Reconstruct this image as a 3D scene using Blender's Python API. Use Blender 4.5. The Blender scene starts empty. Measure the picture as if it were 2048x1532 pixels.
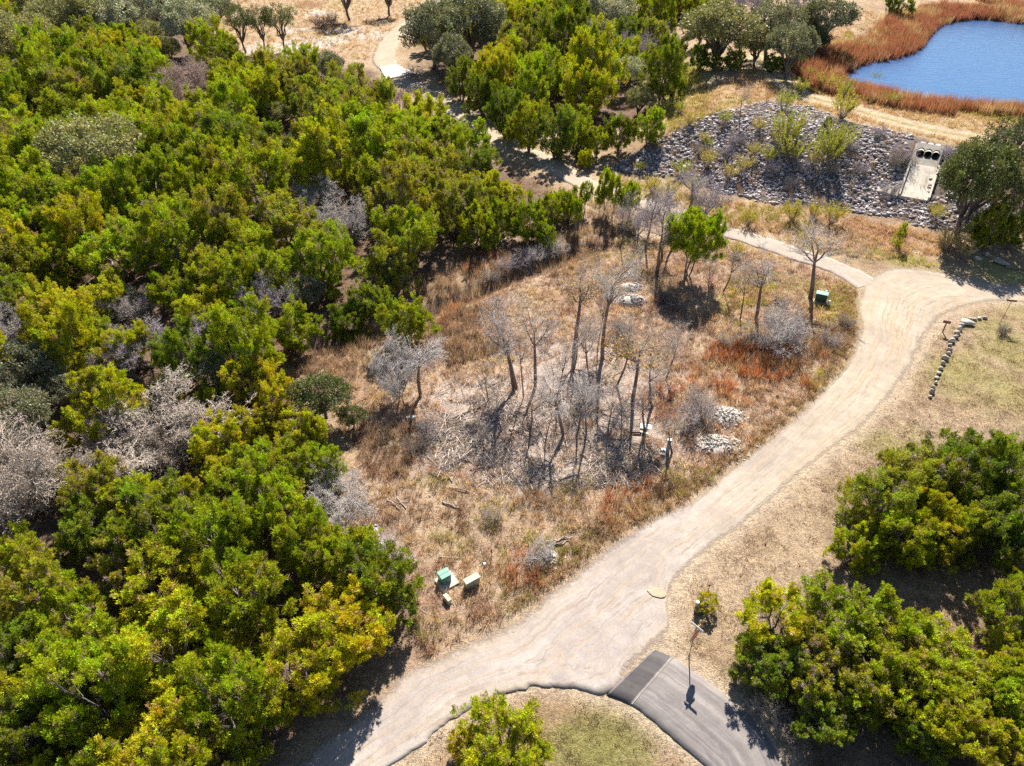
import bpy, bmesh, math, random
import numpy as np
from mathutils import Vector, Matrix

# ------------------------------------------------------------------ camera, sky, sun, exposure
sc = bpy.context.scene
C = sc.collection
CAM_H, PITCH, FPX = 36.0, math.radians(38.0), 1420.0      # drone height, tilt, focal length for a 2048 px wide frame
cam_d = bpy.data.cameras.new('camera')
cam_d.sensor_width = 36.0
cam_d.lens = FPX / 2048 * 36.0
cam_d.clip_start, cam_d.clip_end = 0.5, 6000.0
cam = bpy.data.objects.new('camera', cam_d)
C.objects.link(cam)
cam.location = (0, 0, CAM_H)
cam.rotation_euler = (math.pi / 2 - PITCH, 0, 0)
sc.camera = cam

SUN_EL, SUN_AZ = math.radians(41.0), math.radians(10.0)    # azimuth from +Y towards +X
world = bpy.data.worlds.new('World')
sc.world = world
world.use_nodes = True
wn = world.node_tree.nodes
sky = wn.new('ShaderNodeTexSky')
sky.sky_type = 'NISHITA'
sky.sun_disc = False
sky.sun_elevation = SUN_EL
sky.sun_rotation = SUN_AZ
sky.air_density, sky.dust_density, sky.ozone_density = 1.0, 0.3, 1.5
bg = wn['Background']
bg.inputs['Strength'].default_value = 0.05
world.node_tree.links.new(sky.outputs[0], bg.inputs['Color'])

sun_d = bpy.data.lights.new('sun', 'SUN')
sun_d.energy = 5.0
sun_d.angle = math.radians(0.53)
sun_d.color = (1.0, 0.93, 0.82)
sun = bpy.data.objects.new('sun', sun_d)
C.objects.link(sun)
sdir = Vector((math.sin(SUN_AZ) * math.cos(SUN_EL), math.cos(SUN_AZ) * math.cos(SUN_EL), math.sin(SUN_EL)))
sun.rotation_euler = sdir.to_track_quat('Z', 'Y').to_euler()
sun.location = sdir * 200

sc.view_settings.view_transform = 'Standard'
sc.view_settings.look = 'None'
sc.view_settings.exposure = 1.22
sc.view_settings.gamma = 1.0
sc.view_settings.use_curve_mapping = False
cy = sc.cycles
cy.max_bounces, cy.diffuse_bounces, cy.glossy_bounces, cy.transmission_bounces = 3, 1, 1, 2
cy.use_adaptive_sampling, cy.adaptive_threshold = True, .015
cy.caustics_reflective = cy.caustics_refractive = False
cy.use_denoising = False

rng = np.random.default_rng(7)
random.seed(7)

# ------------------------------------------------------------------ small maths helpers
def unit(v):
    return v / (np.linalg.norm(v, axis=-1, keepdims=True) + 1e-9)

def smooth(a, b, x):
    t = np.clip((x - a) / (b - a), 0, 1)
    return t * t * (3 - 2 * t)

def hash2(ix, iy, seed):
    n = (ix.astype(np.int64) * 374761393 + iy.astype(np.int64) * 668265263 + seed * 1442695041) & 0x7fffffff
    n = ((n ^ (n >> 13)) * 1274126177) & 0x7fffffff
    return ((n ^ (n >> 16)) & 0xffff) / 65535.0

def vnoise(x, y, scale, seed=0):
    x = np.asarray(x, float) / scale + 1000.3
    y = np.asarray(y, float) / scale + 1000.7
    ix, iy = np.floor(x), np.floor(y)
    fx, fy = x - ix, y - iy
    fx, fy = fx * fx * (3 - 2 * fx), fy * fy * (3 - 2 * fy)
    a = hash2(ix, iy, seed); b = hash2(ix + 1, iy, seed)
    c = hash2(ix, iy + 1, seed); d = hash2(ix + 1, iy + 1, seed)
    return (a + (b - a) * fx) * (1 - fy) + (c + (d - c) * fx) * fy

def fbm(x, y, scale, seed=0, oct=3):
    s, a, t = 0, 1, 0
    for k in range(oct):
        s = s + a * vnoise(x, y, scale / 2 ** k, seed + 17 * k); t += a; a *= .55
    return s / t

def dist_poly(P, poly, closed=True, lim=14.0):
    P = np.asarray(P, float); poly = np.asarray(poly, float)
    out = np.full(len(P), lim + 1.0)
    lo, hi = poly.min(0) - lim, poly.max(0) + lim
    near = np.where((P[:, 0] > lo[0]) & (P[:, 0] < hi[0]) & (P[:, 1] > lo[1]) & (P[:, 1] < hi[1]))[0]
    n = len(poly)
    for i in range(n if closed else n - 1):
        a, b = poly[i], poly[(i + 1) % n]
        l2, h2 = np.minimum(a, b) - lim, np.maximum(a, b) + lim
        Q = P[near]
        sel = near[(Q[:, 0] > l2[0]) & (Q[:, 0] < h2[0]) & (Q[:, 1] > l2[1]) & (Q[:, 1] < h2[1])]
        if len(sel) == 0: continue
        ab = b - a
        R = P[sel] - a
        t = np.clip((R @ ab) / (ab @ ab + 1e-12), 0, 1)
        d = R - t[:, None] * ab
        out[sel] = np.minimum(out[sel], np.sqrt(d[:, 0] ** 2 + d[:, 1] ** 2))
    return out

def inside(P, poly):
    P = np.asarray(P, float); poly = np.asarray(poly, float)
    res = np.zeros(len(P), bool)
    near = np.where((P[:, 0] >= poly[:, 0].min()) & (P[:, 0] <= poly[:, 0].max()) & (P[:, 1] >= poly[:, 1].min()) & (P[:, 1] <= poly[:, 1].max()))[0]
    x, y = P[near, 0], P[near, 1]
    r = np.zeros(len(near), bool)
    j = len(poly) - 1
    for i in range(len(poly)):
        xi, yi = poly[i]; xj, yj = poly[j]
        if yi != yj:
            r ^= ((yi > y) != (yj > y)) & (x < (xj - xi) * (y - yi) / (yj - yi) + xi)
        j = i
    res[near] = r
    return res

def sdist(P, poly):
    d = dist_poly(P, poly)
    return np.where(inside(P, poly), d, -d)

CP, SP = math.cos(PITCH), math.sin(PITCH)
def ray(px, py):
    x = (px - 1024) / FPX; y = (766 - py) / FPX
    return np.array([x, CP + y * SP, -SP + y * CP])

def at_level(px, py, z=0.0):                # point of the level z seen at a photograph position
    d = ray(px, py)
    return np.array([0, 0, CAM_H]) + d * ((z - CAM_H) / d[2])

def to_photo(p):                            # where a point of the place falls in the photograph
    dz = p[2] - CAM_H
    f = p[1] * CP - dz * SP
    u = p[1] * SP + dz * CP
    return 1024 + FPX * p[0] / f, 766 - FPX * u / f, f

def region(pts, z=0.0):
    return np.array([at_level(a, b, z)[:2] for a, b in pts])

def catmull(P, n):
    P = np.asarray(P, float)
    Q = np.vstack([2 * P[0] - P[1], P, 2 * P[-1] - P[-2]])
    out = []
    for i in range(1, len(Q) - 2):
        for t in np.linspace(0, 1, n, endpoint=False):
            a, b, c, d = Q[i - 1], Q[i], Q[i + 1], Q[i + 2]
            out.append(.5 * (2 * b + (c - a) * t + (2 * a - 5 * b + 4 * c - d) * t * t + (3 * b - a - 3 * c + d) * t ** 3))
    out.append(Q[-2])
    return np.array(out)

# ------------------------------------------------------------------ the lie of the land
ROAD_L = [(560,1560),(640,1485),(715,1425),(800,1350),(860,1316),(940,1280),(1010,1248),(1070,1212),(1120,1172),(1165,1136),(1210,1098),(1250,1072),(1290,1050),(1340,1022),(1400,986),(1470,932),(1540,876),(1600,824),(1650,776),(1690,730),(1712,686),(1719,640),(1716,592),(1738,553),(1800,536),(1870,543),(1950,560),(2070,578)]
ROAD_R = [(735,1560),(820,1505),(878,1457),(927,1428),(981,1399),(1039,1377),(1090,1374),(1135,1376),(1212,1391),(1262,1342),(1306,1300),(1343,1268),(1334,1215),(1350,1165),(1395,1115),(1470,1062),(1545,998),(1615,935),(1680,888),(1745,832),(1795,772),(1832,715),(1858,668),(1890,632),(1935,612),(1990,603),(2050,606),(2130,612)]
ASPH_L = [(1306,1300),(1341,1314),(1400,1352),(1480,1418),(1534,1473),(1580,1560)]
ASPH_R = [(1212,1391),(1258,1409),(1307,1444),(1377,1506),(1425,1550),(1480,1620)]
TRACK = [(1735,570),(1676,537),(1608,514),(1546,492),(1500,478),(1450,462),(1390,443),(1310,417),(1240,394),(1172,369),(1124,342),(1083,318),(994,280),(947,243),(899,212),(838,178),(798,152),(768,120),(778,85),(800,62),(830,40),(858,17),(892,-12)]
road_l = catmull(region(ROAD_L), 16); road_r = catmull(region(ROAD_R), 16)
asph_l = catmull(region(ASPH_L), 12); asph_r = catmull(region(ASPH_R), 12)
track_c = catmull(region(TRACK), 12)
road_poly = np.vstack([road_l[::9], road_r[::-9]])
asph_poly = np.vstack([asph_l[::6], asph_r[::-6]])

toe = region([(2150,520),(1990,490),(1878,463),(1792,438),(1673,418),(1553,408),(1450,387),(1382,364),(1240,346),(1185,295),(1245,200),(1300,100),(1345,0)])
upland = np.vstack([toe, [[70, 700], [420, 700], [420, 60], [150, 60]]])
POND_Z, CREST_Z = 3.4, 4.5
POND = [(1672,160),(1700,138),(1740,125),(1792,116),(1837,96),(1857,65),(1895,45),(1963,39),(2060,50),(2180,70),(2180,245),(2060,225),(1929,216),(1826,203),(1758,188),(1700,178)]
POND2 = [(2004,0),(2020,9),(2048,16),(2090,20),(2200,20),(2200,-22),(2010,-22)]
pond_poly = catmull(region(POND, POND_Z), 3); pond2_poly = region(POND2, POND_Z)
ditch = region([(640,690),(700,672),(780,650),(850,622),(899,602),(940,583),(981,564),(1039,545),(1090,533),(1121,516),(1160,500),(1200,492)])
track_flat = catmull(region(TRACK), 3)

def terrain(P):
    x, y = P[:, 0], P[:, 1]
    z = (fbm(x, y, 9, 3, 3) - .5) * .7 + (fbm(x, y, 2.2, 5, 2) - .5) * .22
    dr = np.minimum(np.where(inside(P, road_poly), 0, dist_poly(P, road_poly)), np.where(inside(P, asph_poly), 0, dist_poly(P, asph_poly)))
    dr = np.minimum(dr, np.maximum(dist_poly(P, track_flat, False) - 2.6, 0))
    z = z * smooth(.4, 4.0, dr)
    lawn = smooth(-2, 6, sdist(P, LAWN)) + smooth(-2, 6, sdist(P, LAWN2))
    z = z * (1 - .75 * np.clip(lawn, 0, 1))
    sd = np.where(inside(P, upland), 1, -1) * dist_poly(P, upland, lim=22.0)
    z = z * (1 - .6 * smooth(0, 5, sd)) + CREST_Z * smooth(-1.0, 17, sd) * (1 + .02 * np.sin(x * .2))
    dd = dist_poly(P, ditch, False) + .5 * (fbm(x, y, 2.0, 9, 2) - .5)
    z -= 1.0 * (1 - smooth(.3, 1.9, dd))
    for poly in (pond_poly, pond2_poly):
        sp = sdist(P, poly)
        lim = np.where(sp > 0, POND_Z - .05 - np.minimum(sp * .35, 1.6), POND_Z + .02 + np.maximum(-sp - .3, 0) * .10)
        z = np.where(sd > 6, np.minimum(z, lim), z)
    return z

LAWN = region([(1350,1180),(1340,1270),(1360,1310),(1480,1410),(1560,1532),(1700,1532),(2100,1532),(2100,610),(1990,612),(1890,645),(1835,725),(1740,845),(1600,960),(1450,1080)])
LAWN2 = region([(740,1560),(880,1460),(990,1402),(1100,1380),(1215,1395),(1310,1450),(1420,1545)])

GX0, GX1, GY0, GY1, GS = -190.0, 230.0, -10.0, 360.0, 0.5
gxs = np.arange(GX0, GX1 + GS, GS); gys = np.arange(GY0, GY1 + GS, GS)
_X, _Y = np.meshgrid(gxs, gys)
HGRID = terrain(np.column_stack([_X.ravel(), _Y.ravel()])).reshape(_X.shape)

def hz(x, y):
    x = np.asarray(x, float); y = np.asarray(y, float)
    fx = np.clip((x - GX0) / GS, 0, len(gxs) - 1.001); fy = np.clip((y - GY0) / GS, 0, len(gys) - 1.001)
    ix, iy = fx.astype(int), fy.astype(int)
    u, v = fx - ix, fy - iy
    return (HGRID[iy, ix] * (1 - u) + HGRID[iy, ix + 1] * u) * (1 - v) + (HGRID[iy + 1, ix] * (1 - u) + HGRID[iy + 1, ix + 1] * u) * v

CUL = None
_T = np.concatenate([np.linspace(20, 120, 700), np.linspace(120.2, 420, 900)])
def ground_at(px, py, up=0.0):              # the surveyed ground position for a photograph position
    d = ray(px, py)
    P = np.array([0, 0, CAM_H]) + _T[:, None] * d
    k = P[:, 2] - (hz(P[:, 0], P[:, 1]) + up)
    i = int(np.argmax(k < 0)) if (k < 0).any() else len(k) - 1
    i = max(i, 1)
    t = k[i - 1] / (k[i - 1] - k[i] + 1e-9)
    p = P[i - 1] * (1 - t) + P[i] * t
    return np.array([p[0], p[1], float(hz(p[0], p[1]))])

_a, _b = ground_at(1821, 330), ground_at(1874, 338)
CW = float(np.linalg.norm((_b - _a)[:2])); CU = unit((_b - _a)[:2]); CM = (_a + _b) / 2
_dx, _dy = _X - CM[0], _Y - CM[1]
_al, _bk = _dx * CU[0] + _dy * CU[1], -_dx * CU[1] + _dy * CU[0]
HGRID -= 1.5 * smooth(CW / 2 + .1, CW / 2 - .5, np.abs(_al)) * smooth(.1, .8, _bk) * (1 - smooth(2.9, 3.6, _bk))     # trench behind the culvert face

def regionh(pts):
    return np.array([ground_at(a, b)[:2] for a, b in pts])

# ------------------------------------------------------------------ mesh and object helpers
def mesh_np(name, V, F, col=None, uv=None, smooth_shade=False):
    V = np.asarray(V, np.float32); F = np.asarray(F, np.int32)
    me = bpy.data.meshes.new(name)
    k = F.shape[1]
    me.vertices.add(len(V)); me.vertices.foreach_set('co', V.ravel())
    me.loops.add(F.size); me.loops.foreach_set('vertex_index', F.ravel())
    me.polygons.add(len(F)); me.polygons.foreach_set('loop_start', np.arange(0, F.size, k, dtype=np.int32))
    if smooth_shade:
        me.polygons.foreach_set('use_smooth', np.ones(len(F), bool))
    if col is not None:
        a = me.attributes.new('Col', 'FLOAT_COLOR', 'POINT')
        c = np.ones((len(V), 4), np.float32); c[:, :3] = col
        a.data.foreach_set('color', c.ravel())
    if uv is not None:
        a = me.attributes.new('flow', 'FLOAT_VECTOR', 'POINT')
        c = np.zeros((len(V), 3), np.float32); c[:, :uv.shape[1]] = uv
        a.data.foreach_set('vector', c.ravel())
    me.update(calc_edges=True)
    return me

def link(name, data, mat=None, parent=None, loc=None):
    o = bpy.data.objects.new(name, data)
    C.objects.link(o)
    if mat is not None and data is not None and len(data.materials) == 0:
        data.materials.append(mat)
    if parent is not None:
        o.parent = parent
    if loc is not None:
        o.location = tuple(float(v) for v in loc)
    return o

def tag(o, label=None, cat=None, group=None, kind=None):
    if label: o['label'] = label
    if cat: o['category'] = cat
    if group: o['group'] = group
    if kind: o['kind'] = kind
    return o

class Shape:
    """collects boxes, tubes and plates into one mesh"""
    def __init__(self): self.bm = bmesh.new()
    def box(self, c, s, rot=None, bevel=0.0, taper=1.0):
        m = Matrix.Translation(c) @ (rot or Matrix.Identity(4)) @ Matrix.Diagonal((s[0], s[1], s[2], 1))
        r = bmesh.ops.create_cube(self.bm, size=1.0)
        for v in r['verts']:
            if v.co.z > 0: v.co.x *= taper; v.co.y *= taper
        bmesh.ops.transform(self.bm, matrix=m, verts=r['verts'])
        if bevel > 0:
            es = list({e for v in r['verts'] for e in v.link_edges})
            bmesh.ops.bevel(self.bm, geom=es, offset=bevel, segments=2, affect='EDGES', profile=.6)
        return self
    def tube(self, p0, p1, r0, r1=None, n=10):
        p0, p1 = Vector(p0), Vector(p1)
        d = p1 - p0
        m = Matrix.Translation((p0 + p1) / 2) @ d.to_track_quat('Z', 'Y').to_matrix().to_4x4()
        bmesh.ops.create_cone(self.bm, cap_ends=True, segments=n, radius1=r0, radius2=r1 if r1 is not None else r0, depth=d.length, matrix=m)
        return self
    def prism(self, pts, z0, z1, mat=None):
        b = [self.bm.verts.new((p[0], p[1], z0)) for p in pts]
        t = [self.bm.verts.new((p[0], p[1], z1)) for p in pts]
        self.bm.faces.new(b[::-1]); self.bm.faces.new(t)
        n = len(pts)
        for i in range(n): self.bm.faces.new((b[i], b[(i + 1) % n], t[(i + 1) % n], t[i]))
        if mat is not None: bmesh.ops.transform(self.bm, matrix=mat, verts=b + t)
        return self
    def build(self, name, mat, parent=None, loc=None):
        bmesh.ops.recalc_face_normals(self.bm, faces=self.bm.faces)
        me = bpy.data.meshes.new(name); self.bm.to_mesh(me); self.bm.free()
        return link(name, me, mat, parent, loc)

def RZ(a): return Matrix.Rotation(a, 4, 'Z')

def empty(name, loc, rz=0.0, s=(1, 1, 1)):
    o = bpy.data.objects.new(name, None)
    o.empty_display_size = 0.2
    C.objects.link(o)
    o.location = tuple(float(v) for v in loc); o.rotation_euler = (0, 0, rz); o.scale = s
    return o

# ------------------------------------------------------------------ materials
def new_mat(name):
    m = bpy.data.materials.new(name); m.use_nodes = True
    nt = m.node_tree; nt.nodes.clear()
    out = nt.nodes.new('ShaderNodeOutputMaterial')
    b = nt.nodes.new('ShaderNodeBsdfPrincipled')
    nt.links.new(b.outputs[0], out.inputs[0])
    return m, nt, b, out

def N(nt, t, **kw):
    n = nt.nodes.new(t)
    for k, v in kw.items():
        if k in n.inputs: n.inputs[k].default_value = v
        else: setattr(n, k, v)
    return n

def mixc(nt, blend, a, b, fac=1.0):
    n = nt.nodes.new('ShaderNodeMix'); n.data_type = 'RGBA'; n.blend_type = blend; n.clamp_factor = True
    for sock, v in ((n.inputs[0], fac), (n.inputs[6], a), (n.inputs[7], b)):
        if hasattr(v, 'is_output'): nt.links.new(v, sock)
        else: sock.default_value = v if not isinstance(v, tuple) or len(v) == 4 else (*v, 1)
    return n.outputs[2]

def ramp(nt, src, stops):
    r = nt.nodes.new('ShaderNodeValToRGB')
    e = r.color_ramp.elements
    while len(e) < len(stops): e.new(.5)
    for i, (p, c) in enumerate(stops):
        e[i].position = p; e[i].color = (*c, 1) if len(c) == 3 else c
    nt.links.new(src, r.inputs[0])
    return r.outputs[0]

def g3(v): return (v, v, v)

def noise_out(nt, vec, scale, detail=3, rough=.55, dist=0.0):
    n = N(nt, 'ShaderNodeTexNoise', Scale=scale, Detail=detail, Roughness=rough, Distortion=dist)
    if vec is not None: nt.links.new(vec, n.inputs['Vector'])
    return n.outputs['Fac']

def bump(nt, b, h, strength=.5, dist=.1):
    n = N(nt, 'ShaderNodeBump', Strength=strength, Distance=dist)
    nt.links.new(h, n.inputs['Height']); nt.links.new(n.outputs[0], b.inputs['Normal'])

def plain(name, color, rough=.7, var=.25, scale=6.0, metallic=0.0, dirt=None):
    m, nt, b, _ = new_mat(name)
    tc = N(nt, 'ShaderNodeTexCoord')
    f = noise_out(nt, tc.outputs['Object'], scale, 5, .65)
    c = ramp(nt, f, [(.25, tuple(x * (1 - var) for x in color)), (.75, tuple(min(1, x * (1 + var)) for x in color))])
    if dirt:
        f2 = noise_out(nt, tc.outputs['Object'], scale * .35, 4, .7)
        c = mixc(nt, 'MIX', c, dirt, ramp(nt, f2, [(.5, g3(0)), (.7, g3(.8))]))
    nt.links.new(c, b.inputs['Base Color'])
    b.inputs['Roughness'].default_value = rough
    b.inputs['Metallic'].default_value = metallic
    bump(nt, b, f, .25, .02)
    return m

def leafy(name, trans=.4, rough=.6, spec=.25, instancer=False, back=(1.15, 1.15, .55)):
    m, nt, b, out = new_mat(name)
    va = N(nt, 'ShaderNodeAttribute', attribute_name='Col')
    if instancer:
        ta = N(nt, 'ShaderNodeAttribute', attribute_name='tint', attribute_type='INSTANCER').outputs['Color']
    else:
        ta = N(nt, 'ShaderNodeObjectInfo').outputs['Color']
    c = mixc(nt, 'MULTIPLY', va.outputs['Color'], ta, 1.0)
    nt.links.new(c, b.inputs['Base Color'])
    b.inputs['Roughness'].default_value = rough
    b.inputs['Specular IOR Level'].default_value = spec
    if trans > 0:
        tr = N(nt, 'ShaderNodeBsdfTranslucent')
        nt.links.new(mixc(nt, 'MULTIPLY', c, back, 1.0), tr.inputs['Color'])
        mx = N(nt, 'ShaderNodeMixShader', Fac=trans)
        nt.links.new(b.outputs[0], mx.inputs[1]); nt.links.new(tr.outputs[0], mx.inputs[2])
        nt.links.new(mx.outputs[0], out.inputs[0])
    return m

M = {}
M['juniper'] = leafy('juniper_foliage', .32, .6, .25)
M['oak'] = leafy('oak_foliage', .25, .55, .3, back=(1.1, 1.1, .6))
M['grass'] = leafy('dry_grass', .5, .7, .2, True, (1.1, 1.0, .75))
M['bark'] = plain('bark', (.17, .125, .10), .9, .45, 5)
M['graybark'] = leafy('bare_twigs', 0, .85, .2)
M['concrete'] = plain('concrete', (.60, .54, .45), .85, .2, 1.5, dirt=(.36, .31, .26))
M['stick'] = leafy('dead_sticks', 0, .85, .2)

def stone_mat(name, colors, scale=1.2):
    m, nt, b, _ = new_mat(name)
    tc = N(nt, 'ShaderNodeTexCoord'); oi = N(nt, 'ShaderNodeObjectInfo')
    geo = N(nt, 'ShaderNodeNewGeometry')
    r = N(nt, 'ShaderNodeMath', operation='FRACT')
    add = N(nt, 'ShaderNodeMath', operation='ADD')
    nt.links.new(geo.outputs['Random Per Island'], add.inputs[0]); nt.links.new(oi.outputs['Random'], add.inputs[1])
    nt.links.new(add.outputs[0], r.inputs[0])
    c = ramp(nt, r.outputs[0], [(0, colors[0]), (.5, colors[1]), (1, colors[2])])
    f = noise_out(nt, geo.outputs['Position'], 5 * scale, 5, .7)
    c = mixc(nt, 'MULTIPLY', c, ramp(nt, f, [(.3, g3(.6)), (.7, g3(1.1))]), 1.0)
    nt.links.new(c, b.inputs['Base Color'])
    b.inputs['Roughness'].default_value = .85
    bump(nt, b, f, .6, .05)
    return m
M['rock'] = stone_mat('limestone_rock', [(.33, .29, .30), (.46, .41, .41), (.60, .545, .53)])
M['boulder'] = stone_mat('limestone_boulder', [(.40, .36, .30), (.52, .47, .40), (.62, .57, .50)])
M['pale_rock'] = stone_mat('white_rubble', [(.50, .45, .40), (.60, .54, .48), (.68, .62, .56)])

# ------------------------------------------------------------------ ground
FOREST_L = [(-90,-25),(425,-25),(425,70),(470,118),(600,132),(745,140),(800,222),(850,232),(900,262),(945,300),(1000,325),(1050,350),(1110,380),(1155,405),(1150,455),(1085,470),(1000,475),(930,490),(890,535),(860,575),(800,600),(740,640),(690,665),(620,680),(590,720),(540,740),(545,790),(640,860),(655,930),(625,1000),(615,1060),(665,1110),(765,1130),(805,1190),(795,1270),(760,1325),(690,1400),(600,1480),(555,1545),(480,1640),(-120,1640)]
FOREST_M = [(845,50),(1000,20),(1150,20),(1290,15),(1312,80),(1322,170),(1328,240),(1270,258),(1190,265),(1120,258),(1050,245),(1000,225),(930,185),(870,160),(848,120)]
FOREST_T = [(900,5),(1100,10),(1130,35),(1190,35),(1220,10),(1420,0),(1650,0),(1660,22),(1560,40),(1420,55),(1290,50),(1100,52),(1000,48)]
R1 = [(1690,1010),(1760,930),(1850,900),(2100,880),(2100,1130),(1960,1170),(1900,1150),(1800,1140),(1700,1120)]
R3 = [(1490,1240),(1600,1170),(1780,1190),(1900,1270),(2100,1270),(2100,1600),(1620,1600),(1560,1440)]
forest_l, forest_m, forest_t, r1, r3 = (region(q) for q in (FOREST_L, FOREST_M, FOREST_T, R1, R3))
CLEAR = [(880,612),(1000,575),(1120,530),(1180,478),(1330,480),(1450,478),(1600,520),(1700,560),(1712,640),(1703,690),(1645,775),(1540,868),(1400,980),(1290,1045),(1210,1092),(1110,1172),(1000,1245),(860,1310),(828,1318),(820,1200),(770,1100),(680,1085),(690,960),(720,900),(625,790),(560,725),(700,695),(850,650)]
DEBRIS = [(835,770),(1000,745),(1080,690),(1230,680),(1330,780),(1350,900),(1230,965),(1100,985),(940,960),(860,930)]
RIPRAP = [(1222,337),(1261,309),(1329,272),(1380,248),(1468,222),(1512,208),(1550,204),(1621,214),(1710,248),(1809,266),(1881,287),(1960,300),(2000,330),(1990,420),(1940,470),(1878,462),(1792,438),(1673,418),(1553,408),(1450,387),(1382,363),(1295,350),(1240,346)]
clear_poly, debris_poly, riprap_poly = region(CLEAR), region(DEBRIS), regionh(RIPRAP)
crest_line = np.array([at_level(a, b, CREST_Z)[:2] for a, b in [(1515,115),(1545,145),(1570,167),(1614,192),(1724,222),(1826,249),(1963,276),(2110,305)]])
crest_line = catmull(crest_line, 6)

ys = [-40, -20, 0, 8]
y = 11.0
while y < 420:
    ys.append(y); y += min(.30 + max(0, y - 30) * .0055, 3.0)
ys += [450, 520, 650, 900, 1400, 2400]
xs = list(np.arange(-66, 76, .42))
x = 76.0; st = .5
while x < 240: xs.append(x); x += st; st = min(st * 1.03, 4)
x = -66.5; st = .5
left = []
while x > -240: left.append(x); x -= st; st = min(st * 1.03, 4)
xs = [-2400, -1200, -600, -320] + left[::-1] + xs + [320, 600, 1200, 2400]
XX, YY = np.meshgrid(np.array(xs), np.array(ys))
GP = np.column_stack([XX.ravel(), YY.ravel()])
GZ = hz(GP[:, 0], GP[:, 1])
gx, gy = GP[:, 0], GP[:, 1]
warp = (fbm(gx, gy, 3.0, 21, 3) - .5) * 2

def paint(col, poly, color, soft=1.5, amount=1.0, rag=1.6):
    k = smooth(-soft, soft, sdist(GP, poly) + warp * rag) * amount
    return col * (1 - k[:, None]) + np.array(color) * k[:, None]

def blot(col, pts, radius, color, amount=1.0, rag=1.0):
    for a, b, *r in pts:
        c = ground_at(a, b); rr = r[0] if r else radius
        d = np.hypot(gx - c[0], gy - c[1]) + warp * rag * rr * .5
        k = (1 - smooth(rr * .5, rr * 1.15, d)) * amount
        col = col * (1 - k[:, None]) + np.array(color) * k[:, None]
    return col

STRAW, LITTER, PALE, OLIVE = (.44, .32, .20), (.19, .13, .095), (.56, .46, .36), (.30, .27, .10)
col = np.tile(np.array(STRAW), (len(GP), 1))
n1 = fbm(gx, gy, 6, 31, 3)[:, None]
col = col * (.75 + .5 * n1)
col = paint(col, clear_poly, (.46, .335, .24), 1.5, .8)
k = smooth(.52, .66, fbm(gx, gy, 3.4, 41, 3))[:, None] * .7
col = col * (1 - k) + np.array((.55, .43, .30)) * k
k = smooth(.55, .7, fbm(gx, gy, 2.6, 43, 3))[:, None] * .5
col = col * (1 - k) + np.array((.34, .22, .17)) * k
col = paint(col, debris_poly, (.58, .48, .42), 2.5, .85, 3)
for p in (forest_l, forest_m, forest_t, r1, r3):
    col = paint(col, p, LITTER, 1.8, .92)
col = paint(col, LAWN, (.42, .315, .21), 1.0, .9)
col = paint(col, LAWN2, (.34, .24, .145), 1.0, .9)
lawn_n = fbm(gx, gy, 4.5, 51, 3)
inl = smooth(-.5, 1.5, np.maximum(sdist(GP, LAWN), sdist(GP, LAWN2)))
k = (inl * smooth(.55, .72, lawn_n) * .45)[:, None]
col = col * (1 - k) + np.array(OLIVE) * k
k = (inl * smooth(.5, .72, fbm(gx, gy, 2.4, 57, 3)) * .6)[:, None]
col = col * (1 - k) + np.array((.52, .40, .27)) * k
col = blot(col, [(1560,1040,3.5),(1640,990,3.5),(1470,1120,2.8),(1720,930,4),(1500,1170,2.6),(1430,1140,2.0),(1620,1090,3),(1880,870,3),(1800,900,3)], 3, (.50, .385, .27), .75, 1.6)
col = blot(col, [(1960,745,4.5),(2030,700,4),(1900,760,3),(2040,620,3),(1985,775,4),(1830,900,2.5),(1745,880,2)], 4, (.36, .32, .13), .55, 1.2)
col = blot(col, [(1200,1470,2.6),(1150,1500,2.4),(1250,1500,2.2)], 2, (.26, .25, .085), .65)
for r1_ in (r1, r3): col = paint(col, r1_, LITTER, 2.0, .6)
# pale shoulders beside the roads
dr = np.minimum(np.where(inside(GP, road_poly), 0, dist_poly(GP, road_poly)), np.where(inside(GP, asph_poly), 0, dist_poly(GP, asph_poly)))
k = ((1 - smooth(.1, 1.5, dr + warp * .5)) * .75 * (.25 + .75 * smooth(-1, 1, np.maximum(sdist(GP, LAWN), sdist(GP, LAWN2)) + 2)))[:, None]
col = col * (1 - k) + np.array((.60, .49, .37)) * k
# far clearing with white limestone, meadow, bank, dam crest
col = paint(col, region([(430,-20),(440,70),(480,108),(600,120),(740,128),(770,100),(820,40),(880,-20)]), (.50, .37, .25), 3, .9, 4)
col = blot(col, [(520,98,6),(560,92,6),(600,86,6),(650,80,5),(700,60,4),(590,60,3),(740,70,5),(620,95,4),(480,30,3),(640,25,4)], 5, (.62, .58, .55), .75, 1.4)
col = blot(col, [(660,50,4),(640,45,4),(620,8,5)], 4, (.22, .10, .085), .6)
col = paint(col, regionh([(1310,130),(1400,120),(1420,200),(1400,260),(1320,265)]), (.36, .33, .10), 3, .75, 4)
col = paint(col, regionh([(1400,180),(1520,140),(1570,180),(1500,205),(1400,240),(1330,270),(1240,330),(1300,250)]), (.50, .35, .21), 2, .8, 3)
dc = dist_poly(GP, crest_line, False)
k = (1 - smooth(3.5, 8.5, dc + warp))[:, None] * .85
col = col * (1 - k) + np.array((.50, .36, .21)) * k
k = ((1 - smooth(.45, .9, np.abs(dc - 1.2) + warp * .15)) * .95)[:, None]
col = col * (1 - k) + np.array((.62, .50, .35)) * k
k = ((1 - smooth(.2, .5, np.abs(dc - .1) + warp * .15)) * .6)[:, None]
col = col * (1 - k) + np.array((.37, .33, .13)) * k
col = paint(col, regionh([(1420,395),(1560,420),(1700,440),(1880,475),(1900,500),(1760,500),(1560,470),(1400,430)]), (.45, .29, .19), 2, .75, 3)
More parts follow.
